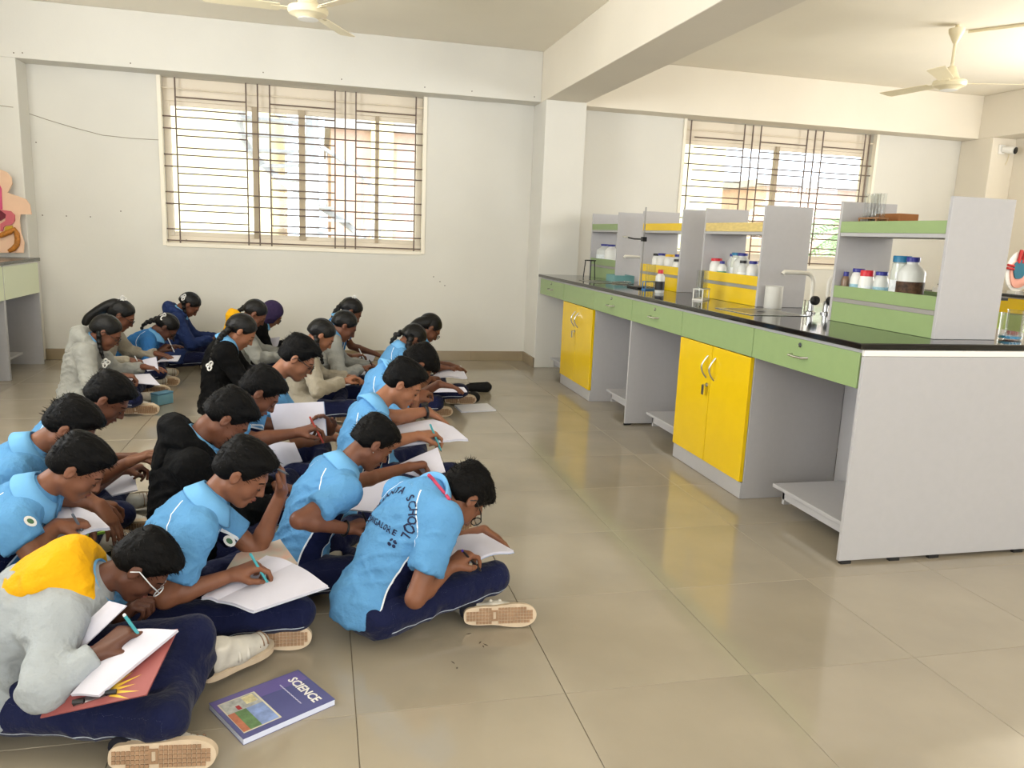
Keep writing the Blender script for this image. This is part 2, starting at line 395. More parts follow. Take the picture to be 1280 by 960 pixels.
cb = mat('cap_blue', rgb(40, 44, 130), .4); cr = mat('cap_red', rgb(196, 30, 44), .4); ct = mat('cap_teal', rgb(24, 110, 150), .4); cy = mat('cap_yellow', rgb(225, 180, 40), .4); ck = mat('cap_black', rgb(26, 26, 30), .4); cg = mat('green_fill', rgb(30, 140, 90), .4)
brn = mat('brown_glass', rgb(122, 96, 74), .3, .5); lw = mat('paper_label', rgb(226, 230, 232), .7, var=.12, scale=60); lbl = mat('blue_label', rgb(150, 190, 205), .7, var=.25, scale=80); lbr = mat('brown_label', rgb(74, 52, 36), .6, .3, var=.7, scale=50)
zs = .94+.118
# near green shelf
bottle(2.62, 3.530, zs, .135, .020, brn, cb, 'small brown bottle with pointed blue cap on the near green shelf', .55, caph=.03)
bottle(2.64, 3.462, zs, .155, .036, pw, cb, 'white bottle with blue cap and pale blue label, beside the small brown bottle', .7, lab=lbl)
bottle(2.625, 3.378, zs, .150, .036, pw, cr, 'white bottle with red cap on the near green shelf', .75, lab=lw, caph=.03)
bottle(2.65, 3.303, zs, .148, .034, pwt, cb, 'white bottle with dark blue cap beside the red-capped one', .7, lab=lbl)
bottle(2.69, 3.225, zs, .228, .044, pc, ct, 'clear jar with wide teal lid on the near green shelf', .8, lab=lw, caph=.03)
bottle(2.66, 3.118, zs, .225, .060, pwt, cb, 'big round-shouldered white bottle with brown label on the near green shelf', .42, lab=lbr, caph=.022)
# yellow shelf by the sink
for (y, x, h, r, bd, cp_, lab_, nk, lb) in [
    (4.955, 2.645, .15, .045, pw, cr, None, .7, 'white bottle with red cap at the end of the sink-side yellow shelf'),
    (4.93, 2.75, .185, .034, pwt, cb, None, .5, 'slim white bottle with blue cap standing behind the red-capped bottle on the yellow shelf'),
    (4.855, 2.635, .135, .032, pw, cb, cg, .45, 'small white bottle with blue cap and green label on the sink-side yellow shelf'),
    (4.775, 2.70, .195, .042, pc, ct, lw, .8, 'clear jar with teal lid on the sink-side yellow shelf'),
    (4.675, 2.68, .195, .055, pwt, cb, None, .5, 'wide white bottle with dark blue cap in the middle of the sink-side yellow shelf'),
    (4.580, 2.635, .15, .036, pwt, ck, lw, .55, 'white bottle with black cap on the sink-side yellow shelf'),
    (4.500, 2.66, .15, .040, pw, cb, lw, .6, 'white bottle with navy cap nearest the sink on the yellow shelf')]:
    bottle(x, y, zs, h, r, bd, cp_, lb, nk, lab=lab_)
wb = thing('wash_bottle', 'squeeze bottle with curved thin spout nearest the sink panel', 'bottle', (2.72, 4.42, zs))
MB().lathe([(0, .0005), (.036, .0005), (.037, .004), (.037, .10), (.02, .13), (.012, .135)], n=16).build('body', pwt, wb, smooth=True)
MB().tube([(0, 0, .13), (0, .004, .17), (0, .03, .195), (0, .07, .19), (0, .095, .15)], .004, 7).build('spout', pw, wb, smooth=True)
MB().lathe([(.014, .128), (.015, .15), (0, .152)], n=14).build('cap', cb, wb, smooth=True)
# middle yellow shelf
for (y, x, h, r, bd, cp_, nk, lb) in [
    (5.98, 2.66, .15, .040, pw, ck, .7, 'white bottle with black cap behind the iron stand rod'),
    (5.885, 2.66, .155, .040, pw, cb, .7, 'white bottle with dark cap beside the black-capped one behind the iron stand'),
    (5.78, 2.68, .15, .046, pw, cy, .7, 'white bottle with yellow cap on the middle yellow shelf'),
    (5.66, 2.70, .155, .044, pwt, cb, .65, 'white bottle with blue cap beside the yellow-capped bottle'),
    (5.56, 2.65, .12, .042, pw, ck, .7, 'short white bottle with dark cap at the near end of the middle yellow shelf')]:
    bottle(x, y, zs, h, r, bd, cp_, lb, nk)
# far green shelf
dk = mat('navy_label', rgb(40, 44, 80), .6)
bottle(2.66, 7.22, zs, .20, .075, pwt, cb, 'big white bottle with navy mark on the shelf by the column', .42, lab=lw)
bottle(2.66, 7.03, zs, .20, .062, pw, cb, 'big plain white bottle beside the marked one on the shelf by the column', .5)
# box and test tubes on top shelves
zt_ = .94+.448
bxo = tag(MB().box(-.055, .055, -.09, .09, 0, .10).build('brown_box', mat('card_brown', rgb(150, 96, 50), .7, var=.1), bevel=.003, loc=(2.80, 3.44, zt_+.0005)), 'brown cardboard box behind the test tubes on the near top shelf', 'box')
tag(MB().box(-.05, .05, -.06, .06, 0, .06).build('brown_box', MATS['card_brown'], bevel=.003, loc=(2.70, 5.47, zt_+.0005)), 'little brown box on the top shelf behind the iron stand', 'box')
def tube_mesh(): 
    return MB().lathe([(0, 0), (.004, .001), (.007, .005), (.008, .012), (.008, .148), (.0095, .150), (.0085, .151), (.0068, .148), (.0068, .012), (.004, .006), (0, .005)], n=10).mesh('test_tube', m_lab, 'all')
ttm = tube_mesh()
def tube_rack(x, y, z, rotz, rows, cols, label, m_r, tl, h=.07, holes=None):
    t = thing('tube_rack', label, 'test tube rack', (x, y, z), rotz)
    W = cols*.026; Dp = rows*.03
    MB().box(-W/2-.01, W/2+.01, -Dp/2-.006, Dp/2+.006, .0005, .010).build('base', m_r, t, bevel=.001)
    for zz in (h,):
        pl = MB()
        for j in range(rows+1): yy = -Dp/2+j*Dp/rows; pl.box(-W/2-.008, W/2+.008, yy-.004, yy+.004, zz, zz+.006)
        for i in range(cols+1): xx = -W/2+i*W/cols; pl.box(xx-.003, xx+.003, -Dp/2, Dp/2, zz, zz+.006)
        pl.build('plate', m_r, t)
    for sx in (-1, 1):
        for sy in (-1, 1): MB().box(sx*(W/2+.004)-.003, sx*(W/2+.004)+.003, sy*Dp/2-.003, sy*Dp/2+.003, .010, h).build('post', m_r, t)
    Mr = Matrix.Rotation(rotz, 3, 'Z')
    k = 0
    for j in range(rows):
        for i in range(cols):
            p = Mr @ Vector((-W/2+(i+.5)*W/cols, -Dp/2+(j+.5)*Dp/rows, .0105))
            o = link_mesh('test_tube', ttm, None, (x+p.x, y+p.y, z+p.z))
            o.scale = (1, 1, 1.2); tag(o, tl, 'test tube', 'tubes of '+label); k += 1
    return t
m_rw = mat('rack_white', rgb(216, 214, 206), .5); m_rb = mat('rack_blue', rgb(60, 120, 180), .4)
tube_rack(2.42, 4.70, .94, .8, 2, 5, 'white rack holding clear test tubes on the black worktop', m_rw, 'clear glass test tube in the white worktop rack')
tube_rack(2.43, 5.56, .94, .3, 1, 4, 'small blue tube rack beside the red-capped bottle', m_rb, 'clear glass test tube in the small blue rack', .06)
tube_rack(2.66, 3.43, zt_, 1.5, 2, 5, 'wooden rack of test tubes on the near top shelf', mat('rack_wood', rgb(150, 108, 70), .6), 'clear test tube in the rack on the near top shelf')
# dark bottle with red cap on the worktop
rb = bottle(2.385, 5.28, .94, .165, .034, pwt, cr, 'pale bottle with red cap and black label standing on the worktop', .5, lab=mat('black_label', rgb(22, 22, 26), .5), caph=.03)
# blue-green tray
tr = thing('plastic_tray', 'teal plastic tray under the far tap', 'tray', (2.58, 6.56, .94))
m_teal = mat('teal_plastic', rgb(104, 150, 150), .4)
MB().box(-.09, .09, -.11, .11, .0005, .006).build('base', m_teal, tr)
for a, b, c, d in [(-.09, -.084, -.11, .11), (.084, .09, -.11, .11), (-.084, .084, -.11, -.104), (-.084, .084, .104, .11)]: MB().box(a, b, c, d, .006, .06).build('side', m_teal, tr)
# iron stand with clamp
st = thing('iron_stand', 'iron burette stand with a clamp arm on the worktop', 'lab stand', (2.44, 5.76, .94))
MB().box(-.07, .10, -.11, .11, .0005, .012).build('base', m_dark, st, bevel=.002)
MB().tube([(0, 0, .012), (0, .0, .62)], .0065, 8).build('rod', mat('rod_grey', rgb(140, 138, 134), .5, .4, metal=.4), st, smooth=True)
MB().box(-.018, .018, -.02, .02, .36, .395).build('boss', m_dark, st, bevel=.003)
MB().tube([(0, .0, .377), (-.04, .10, .377), (-.06, .17, .385)], .006, 7).build('clamp_arm', m_dark, st, smooth=True)
for s in (-1, 1): MB().tube([(-.06, .17, .385), (-.06+s*.02, .22, .39), (-.06+s*.01, .28, .395)], .005, 7).build('clamp_finger', m_steel, st, smooth=True)
# tripod stand
tp = thing('tripod_stand', 'small black tripod stand on the worktop before the far shelf', 'tripod', (2.44, 6.98, .94))
MB().tube([(.05*math.cos(a), .05*math.sin(a), .165) for a in np.linspace(0, 2*PI, 17)[:-1]], .005, 6, closed=True).build('ring', m_dark, tp, smooth=True)
for a in (.3, 2.4, 4.5): MB().tube([(.048*math.cos(a), .048*math.sin(a), .165), (.062*math.cos(a), .062*math.sin(a), .001)], .005, 6).build('leg', m_dark, tp, smooth=True)
wg = thing('metal_tongs', 'steel tongs lying on the worktop near the teal tray', 'tongs', (2.47, 6.30, .948))
for s in (-1, 1): MB().tube([(-.06, s*.008, .0), (0, s*.02, .004), (.05, s*.012, .006), (.1, s*.03, .006)], .005, 6).build('arm', m_steel, wg, smooth=True)
MB().lathe([(0, -.008), (.008, -.006), (.008, .008), (0, .010)], (0.05, 0, .005), 10).build('pivot', m_steel, wg, smooth=True)
# sinks and taps
def sink(x, y, label):
    t = thing('sink', label, 'sink', (x, y, .94))
    W, Dp = .36, .40
    b = MB(); o_, i_ = (-W/2, W/2, -Dp/2, Dp/2), (-W/2+.03, W/2-.03, -Dp/2+.03, Dp/2-.03)
    for a in ((o_[0], i_[0], o_[2], o_[3]), (i_[1], o_[1], o_[2], o_[3]), (i_[0], i_[1], o_[2], i_[2]), (i_[0], i_[1], i_[3], o_[3])): b.box(*a, .0006, .0035)
    b.build('rim', m_steel, t, bevel=.001)
    MB().box(i_[0], i_[1], i_[2], i_[3], .0004, .0016).build('basin', mat('basin_steel', rgb(150, 148, 142), .3, .5, metal=1.), t)
    MB().lathe([(.0, .0018), (.022, .0018), (.024, .003), (.016, .0032), (0, .0022)], n=16).build('drain', m_dark, t, smooth=True)
    return t
sink(2.40, 3.93, 'steel sink set in the worktop between the two near shelves')
sink(2.40, 6.43, 'small-looking steel sink by the teal tray')
m_tap = mat('tap_white', rgb(216, 212, 200), .3, .5)
def tap(x, y, d, label):
    t = thing('gooseneck_tap', label, 'tap', (x, y, .94))
    MB().lathe([(.03, .0005), (.03, .008), (.018, .014), (.018, .07), (.012, .075)], n=14).build('base', m_steel, t, smooth=True)
    pts = [(0, 0, .06), (0, 0, .17)]+[(d*(.055-.055*math.cos(a)), 0, .17+.055*math.sin(a)) for a in np.linspace(.2, PI/2, 6)]+[(d*.12, 0, .227), (d*.19, 0, .228), (d*.20, 0, .215)]
    MB().tube(pts, .0125, 10).build('spout', m_tap, t, smooth=True)
    k = MB().lathe([(0, 0), (.022, 0), (.026, .006), (.026, .026), (.02, .032), (0, .032)], n=14, M=Matrix.Rotation(PI/2, 4, 'X'))
    k.build('knob', m_dark, t, smooth=True, loc=(0, -.018, .075))
    return t
tap(2.71, 3.93, -1, 'white gooseneck tap with black knob above the near sink')
tap(2.79, 3.90, 1, 'white gooseneck tap facing the far side of the bench, behind the near one')
tap(2.74, 6.40, -1, 'white gooseneck tap beside the column-side shelf')
bk = thing('glass_beaker', 'frosted glass beaker standing by the near sink', 'beaker', (2.63, 4.19, .94))
def beaker_m(r, h): return MB().lathe([(0, .0006), (r*.95, .0006), (r, .004), (r, h), (r*1.05, h+.003), (r*.97, h), (r*.95, .006), (0, .006)], n=20)
beaker_m(.052, .13).build('wall', mat('frosted_glass', rgb(206, 204, 196), .5, .4), bk, smooth=True)
bk2 = thing('glass_beaker', 'clear glass beaker with a little blue liquid at the bench corner', 'beaker', (2.99, 2.85, .94))
beaker_m(.048, .115).build('wall', m_lab, bk2, smooth=True)
MB().lathe([(0, .007), (.045, .007), (.045, .018), (0, .018)], n=20).build('liquid', mat('blue_liquid', rgb(50, 130, 170), .2), bk2, smooth=True)
bk3 = thing('glass_cylinder', 'tall clear glass jar standing behind the blue-liquid beaker', 'jar', (3.14, 2.98, .94))
beaker_m(.035, .12).build('wall', m_lab, bk3, smooth=True)

# ------------------------------------------------------------------ side benches
def wall_bench(x0, x1, y0, y1, face, cols, label, toplabel, nm, wh):
    t = thing('wall_bench', label, 'bench', (0, 0, 0))
    n = len(cols); L = (y1-y0)/n; xf = x0 if face < 0 else x1
    for i, c in enumerate(cols):
        a = y0+i*L
        fx = (xf-.004, xf+.014) if face < 0 else (xf-.014, xf+.004)
        if c == 'knee':
            d = MB().box(*fx, a+.01, a+L-.01, .64 if wh else .752, .9).build('drawer', nm[0], t, bevel=.002)
        else:
            d = MB().box(*fx, a+.003, a+L-.003, .752, .898).build('drawer', nm[0], t, bevel=.002)
            MB().tube([(fx[0]-.0, a+L/2-.05, .82), (fx[0]-.03, a+L/2, .818), (fx[0], a+L/2+.05, .82)], .006, 6).build('handle', m_steel, d, smooth=True)
            MB().box(*fx, a+.003, a+L-.003, .09, .747).build('door', nm[1], t, bevel=.002)
            MB().box(x0+.02, x1-.02, a+.01, a+L-.01, 0.0, .9).build('body', m_grey, t)
        if c == 'knee':
            for yy in (a, a+L-.018): MB().box(x0+.0, x1, yy, yy+.018, 0, .909).build('side_panel', m_grey, t, bevel=.002)
            f = MB().box(x0+.1, x1-.1, a+.05, a+L-.2, .118, .136).build('footrest', m_grey, t)
            MB().box(x0+.12, x1-.12, a+.1, a+.118, .04, .118).build('bracket', m_grey, f)
    o = MB().box(x0-.02, x1+.02 if face < 0 else x1+.02, y0-.01, y1+.01, .912, .94).build('worktop', m_gran if not wh else mat('grey_granite', rgb(88, 86, 80), .25, .5, var=.2, scale=120), bevel=.004)
    MB().box(x0, x1, y0, y1, .9, .9115).build('rail', m_white if wh else m_grey, t)
    tag(o, toplabel, 'worktop')
m_pgreen = mat('pale_green', rgb(222, 228, 196), .4, .4); m_lgreen = mat('lime_laminate', rgb(190, 208, 120), .35)
wall_bench(-3.12, -2.40, 6.10, 7.70, 1, ['knee', 'knee'], 'pale wall bench with knee spaces under the dark worktop by the corner pillar', 'grey worktop carrying the cut-out body model', (m_pgreen, m_pgreen), True)
wall_bench(6.62, 7.20, 4.2, 7.3, -1, ['d', 'd', 'd', 'd'], 'far wall bench with yellow drawers and light green doors', 'dark worktop of the far wall bench under the heart model', (m_yellow, m_lgreen), False)
# small table with scale seen through the near shelf
tbx = thing('side_table', 'dark-topped side table seen through the near green shelf', 'table', (0, 0, 0))
MB().box(5.30, 5.95, 5.75, 6.75, .915, .94).build('top', m_dark, tbx, bevel=.003)
for x in (5.36, 5.87):
    for y in (5.82, 6.66): MB().box(x-.025, x+.025, y-.025, y+.025, 0, .914).build('leg', m_grey, tbx)
sc = thing('weighing_scale', 'white weighing scale with dark plate on the far side table', 'scale', (5.66, 6.12, .94))
MB().box(-.09, .09, -.12, .12, .0005, .055).build('body', m_white, sc, bevel=.006)
MB().lathe([(.02, .055), (.02, .075), (.11, .077), (.11, .085), (0, .085)], n=20).build('plate', m_dark, sc, smooth=True)
MB().lathe([(.0, .15), (.02, .145), (.05, .09), (.052, .0862), (0, .0862)], (0.03, 0, 0), n=16).build('funnel', m_white, sc, smooth=True)
# heart model on far bench
pk = mat('model_pink', rgb(236, 170, 150), .6); tlm = mat('model_teal', rgb(50, 110, 130), .6); rdm = mat('model_red', rgb(186, 50, 50), .6)
hx = (6.72, 6.42, .94)
hm = thing('heart_model', 'flat painted heart model on a white board above the far bench', 'model', hx)
R90 = Matrix.Rotation(PI/2, 4, 'X')
def disc(mb, cx, cz, rx, rz, y0, y1, n=28, wob=0):
    pol = [(cx+rx*(1+wob*math.sin(3*a))*math.cos(a), cz+rz*(1+wob*math.sin(2*a+1))*math.sin(a)) for a in np.linspace(0, 2*PI, n+1)[:-1]]
    mb.prism(pol, -y1, -y0, M=R90)
    return mb
disc(MB(), 0, .22, .16, .20, 0, .012).build('board', m_white, hm)
disc(MB(), 0.0, .20, .115, .15, -.015, 0, wob=.08).build('heart', pk, hm)
disc(MB(), -.02, .24, .075, .10, -.028, -.015, wob=.1).build('chamber', tlm, hm)
for k, xx in enumerate((-.05, 0., .05)): MB().tube([(xx, -.02, .30), (xx+.01, -.02, .36), (xx+.02, -.02, .43)], .016, 8).build('vessel', rdm, hm, smooth=True)
for zz in (.24, .27): MB().tube([(-.09, -.02, zz), (-.17, -.02, zz+.01)], .012, 8).build('vessel', rdm, hm, smooth=True)
MB().box(-.05, .05, -.04, .06, .0005, .03).build('stand', m_white, hm)
bb = thing('burner_box', 'black apparatus box standing under the heart model', 'box', (6.86, 6.08, .94))
MB().box(-.16, .16, -.14, .2, .0005, .13).build('case', m_dark, bb, bevel=.006)
MB().box(-.172, -.16, -.12, .18, .02, .11).build('face_plate', mat('panel_grey', rgb(120, 118, 112), .4), bb)

# ------------------------------------------------------------------ cut-out body model on the left bench
def cut(name, pts, th, m, par, off):
    # pts in pixels traced as an outline, put on the plane of the board
    P = [ony(u, v, YM) for u, v in pts]
    poly = [(p[0], p[2]) for p in P]
    return MB().prism(poly, -(YM-off), -(YM-off)+th, M=R90).build(name, m, par)
YM = 7.62
bm = thing('body_model', 'flat painted cut-out torso showing stomach and intestine against the pillar', 'model', (0, 0, 0))
pch = mat('model_skin', rgb(228, 190, 160), .7, var=.04, scale=6)
cut('torso_board', [(-60, 316), (-60, 200), (-20, 196), (-2, 211), (9, 215), (15, 222), (16, 230), (12, 238), (10, 241), (22, 245), (33, 249), (38, 256), (40, 268), (28, 268), (26, 268), (25, 276), (27, 292), (31, 303), (30, 316)], .012, pch, bm, 0)
cut('lung', [(-30, 262), (-20, 225), (-2, 226), (3, 236), (4, 262)], .006, mat('model_magenta', rgb(206, 80, 120), .6), bm, .0125)
cut('liver', [(-30, 277), (-30, 264), (2, 263), (8, 266), (8, 272), (2, 276)], .010, mat('model_maroon', rgb(110, 30, 44), .6), bm, .0125)
cut('stomach', [(1, 262), (8, 263), (15, 264), (20, 269), (20, 276), (16, 281), (9, 282), (6, 284), (5, 289), (2, 289), (2, 280), (8, 276), (9, 268)], .012, mat('model_rose', rgb(196, 96, 104), .5), bm, .0190)
cut('duct', [(7, 289), (8, 283), (17, 282), (18, 287), (12, 289)], .008, mat('model_mustard', rgb(190, 150, 40), .6), bm, .0190)
gut = [ony(u, v, YM-.026) for u, v in [(-20, 294), (-8, 295), (2, 294), (12, 290), (18, 287), (21, 292), (22, 299), (21, 306), (17, 311), (11, 314)]]
MB().tube(gut, [.022]*9+[.016], 10).build('intestine', mat('model_amber', rgb(172, 108, 36), .5, .4, var=.3, scale=60), bm, smooth=True)

# ------------------------------------------------------------------ ceiling fans and camera
def fan(x, y, zc, label, rot):
    t = thing('ceiling_fan', label, 'fan', (x, y, 0), rot)
    MB().lathe([(.012, ZC-.001), (.02, ZC-.03), (.06, ZC-.03), (.055, ZC-.06), (.02, ZC-.13), (.012, ZC-.14)][::-1], n=18).build('canopy', m_cream, t, smooth=True)
    MB().tube([(0, 0, ZC-.1), (0, 0, zc+.12)], .012, 10).build('rod', m_cream, t, smooth=True)
    MB().lathe([(0, zc-.052), (.06, zc-.05), (.075, zc-.04), (.08, zc-.035), (.115, zc-.025), (.125, zc-.005), (.12, zc+.015), (.07, zc+.03), (.055, zc+.06), (.03, zc+.12), (.012, zc+.13)], n=28).build('motor', m_cream, t, smooth=True)
    MB().lathe([(.062, zc-.0505), (.064, zc-.054), (.04, zc-.056), (.0, zc-.055)][::-1], n=24).build('cap', m_white, t, smooth=True)
    for k in range(3):
        a = 2*PI*k/3
        Mz = Matrix.Rotation(a, 4, 'Z')
        Mb = Mz @ Matrix.Translation((0, 0, zc)) @ Matrix.Rotation(.16, 4, 'X')
        b = MB(); b.prism([(.17, -.05), (.60, -.068), (.62, -.04), (.625, .055), (.17, .05)], -.002, .002, M=Mb)
        bl = b.build('blade', m_cream, t)
        MB().box(.10, .22, -.02, .02, -.004, .003, M=Mb).build('bracket', m_cream, bl)
    return t
_p = onz(385, 13, 2.62); fan(_p[0], _p[1], 2.62, 'cream ceiling fan cut by the top edge, above the larger window', -.95)
_p = onz(1187, 104, 2.62); fan(_p[0], _p[1], 2.62, 'cream ceiling fan over the bench side of the room', -.35)
tag(MB().tube([(5.0, 5.6, ZC-.012), (5.9, 4.3, ZC-.012), (6.6, 3.2, ZC-.012)], .011, 8).build('ceiling_conduit', m_cream, smooth=True), 'cream conduit running along the ceiling beside the fan', 'conduit')
_p = ony(1252, 187, 7.5)
cc = thing('security_camera', 'white bullet security camera with black lens on the far pillar', 'camera', (_p[0]+.0, 7.5, _p[2]))
MB().box(-.05, .03, -.02, -.001, -.05, .05).build('mount', m_white, cc, bevel=.004)
MB().tube([(0, -.02, 0), (.03, -.09, -.01), (.045, -.14, -.02)], [.035, .042, .042], 14).build('body', m_white, cc, smooth=True)
MB().tube([(.0455, -.141, -.02), (.048, -.148, -.021)], [.038, .036], 14).build('lens', m_dark, cc, smooth=True)
MB().tube([(.06, -.01, .03), (.10, -.01, -.05), (.09, -.01, -.12), (.07, -.01, -.16)], .004, 5).build('lead', m_cream, cc)

# ------------------------------------------------------------------ outside the windows
m_ext = mat('render_cream', rgb(245, 236, 190), .8, var=.03); m_pink = mat('brick_pink', rgb(230, 196, 180), .85, var=.1, scale=6); m_conc = mat('concrete', rgb(190, 190, 192), .8, var=.1)
struct(MB().box(-40, 40, 8.4, 60, -3.3, -3.2).build('ground_outside', mat('earth', rgb(180, 165, 140), .9)))
eb = thing('building', 'cream rendered building outside the larger window', 'building', (0, 0, 0))
MB().box(-9, -.75, 13.0, 20, -3.2, 7).build('wall', m_ext, eb)
for x, z in ((-2.55, .1), (-2.4, 3.1)):
    wn = MB().box(x, x+.7, 12.95, 13.0, z, z+1.0).build('window', m_conc, eb); MB().box(x+.06, x+.64, 12.93, 12.95, z+.06, z+.94).build('pane', mat('pane_dark', rgb(120, 128, 132), .2), wn)
MB().box(-9, -.6, 12.8, 13.0, 6.6, 7).build('parapet', m_ext, eb)
eb2 = thing('building', 'pinkish brick building outside beyond the stair', 'building', (0, 0, 0))
MB().box(.2, 3.2, 15.0, 22, -3.2, 3.05).build('wall', m_pink, eb2)
MB().box(.9, 1.3, 14.8, 15.0, -3.2, 3.4).build('pier', m_ext, eb2)
MB().box(.1, 3.3, 14.85, 22, 3.05, 3.25).build('coping', m_conc, eb2)
eb3 = thing('building', 'pink walled house outside behind the bottle-shelf window', 'building', (0, 0, 0))
MB().box(9.6, 18, 16, 22, -3.2, 2.6).build('wall', m_pink, eb3)
MB().box(9.4, 18.2, 15.8, 22, 2.6, 2.75).build('coping', m_conc, eb3)
eb4 = thing('building', 'cream walled building edge outside the bottle-shelf window', 'building', (0, 0, 0))
MB().box(3.6, 7.2, 13.5, 20, -3.2, 7).build('wall', m_ext, eb4)
MB().box(3.6, 7.45, 13.4, 13.5, 3.6, 3.8).build('ledge', m_conc, eb4)
# spiral stair
ss = thing('spiral_stair', 'grey spiral stair outside the larger window', 'staircase', (-.1, 12.0, 0))
MB().tube([(0, 0, -3.2), (0, 0, 5)], .09, 12).build('pole', m_conc, ss, smooth=True)
rail = []
for k in range(34):
    a = k*.32+.6; z = -2.6+k*.19
    MB().prism([(.07*math.cos(a), .07*math.sin(a)), (1.0*math.cos(a-.14), 1.0*math.sin(a-.14)), (1.0*math.cos(a+.16), 1.0*math.sin(a+.16))], z, z+.04).build('step', m_conc, ss)
    MB().tube([(.98*math.cos(a), .98*math.sin(a), z), (.98*math.cos(a), .98*math.sin(a), z+.9)], .012, 5).build('baluster', m_conc, ss)
    rail.append((.98*math.cos(a), .98*math.sin(a), z+.9))
MB().tube(rail, .03, 6).build('handrail', m_conc, ss, smooth=True)
MB().tube([(x, y, z-.92) for x, y, z in rail], .05, 6).build('stringer', m_conc, ss, smooth=True)
# palm
pm = thing('palm_tree', 'green palm tree outside the bottle-shelf window', 'tree', (9.0, 12.2, -3.2))
m_lf = mat('palm_leaf', rgb(160, 190, 140), .7, var=.2, scale=4)
MB().tube([(0, 0, 0), (.05, .0, 2.5), (0, 0, 4.9)], [.16, .12, .10], 10).build('trunk', mat('palm_trunk', rgb(150, 136, 116), .9), pm, smooth=True)
for k in range(16):
    a = k*2.4; el = .9-.085*k; fr = MB(); pts = []
    for q in range(9):
        s = q/8*1.7; pts.append(Vector((math.cos(a)*s*math.cos(el)*.9, math.sin(a)*s*math.cos(el)*.9, 4.85+s*math.sin(el)-.45*s*s)))
    fr.tube(pts, .012, 4)
    sd = Vector((-math.sin(a), math.cos(a), 0))
    for q in range(1, 8):
        for i in range(3):
            p = pts[q].lerp(pts[q+1], i/3); w_ = .42*math.sin(PI*(q+i/3)/8.6)+.06
            d = (pts[q+1]-pts[q]).normalized()
            for s in (-1, 1): fr.add([p, p+d*.05, p+sd*s*w_+d*.16-Vector((0, 0, .16*w_))], [(0, 1, 2)])
    fr.build('frond', m_lf, pm)

# ------------------------------------------------------------------ soft-solid modelling: smooth unions of limbs, meshed as one skin
A = lambda *p: np.array(p, dtype=np.float64)
def unit(v): v = np.asarray(v, float); return v/max(1e-9, np.linalg.norm(v))
def p_cone(a, b, ra, rb):
    a = np.asarray(a, float); b = np.asarray(b, float); ba = b-a; L2 = max(1e-9, ba@ba)
    def fn(X, Y, Z):
        dx = X-a[0]; dy = Y-a[1]; dz = Z-a[2]
        t = np.clip((dx*ba[0]+dy*ba[1]+dz*ba[2])/L2, 0, 1)
        return np.sqrt((dx-t*ba[0])**2+(dy-t*ba[1])**2+(dz-t*ba[2])**2)-(ra+(rb-ra)*t)
    r = max(ra, rb); return fn, np.minimum(a, b)-r, np.maximum(a, b)+r
def p_ell(c, R, r):
    c = np.asarray(c, float); r = np.asarray(r, float)
    def fn(X, Y, Z):
        dx = X-c[0]; dy = Y-c[1]; dz = Z-c[2]
        q = [dx*R[0, i]+dy*R[1, i]+dz*R[2, i] for i in range(3)]
        k0 = np.sqrt(sum((q[i]/r[i])**2 for i in range(3))); k1 = np.sqrt(sum((q[i]/r[i]**2)**2 for i in range(3)))
        return k0*(k0-1)/np.maximum(k1, 1e-4)
    ext = np.sqrt(((R*r)**2).sum(1)); return fn, c-ext, c+ext
def p_cut(prim, p0, n):           # prim kept only behind the plane
    fn, lo, hi = prim; n = unit(n)
    return (lambda X, Y, Z: np.maximum(fn(X, Y, Z), (X-p0[0])*n[0]+(Y-p0[1])*n[1]+(Z-p0[2])*n[2])), lo, hi
def p_sph(c, r): return p_cone(c, np.asarray(c)+A(0, 0, 1e-4), r, r)
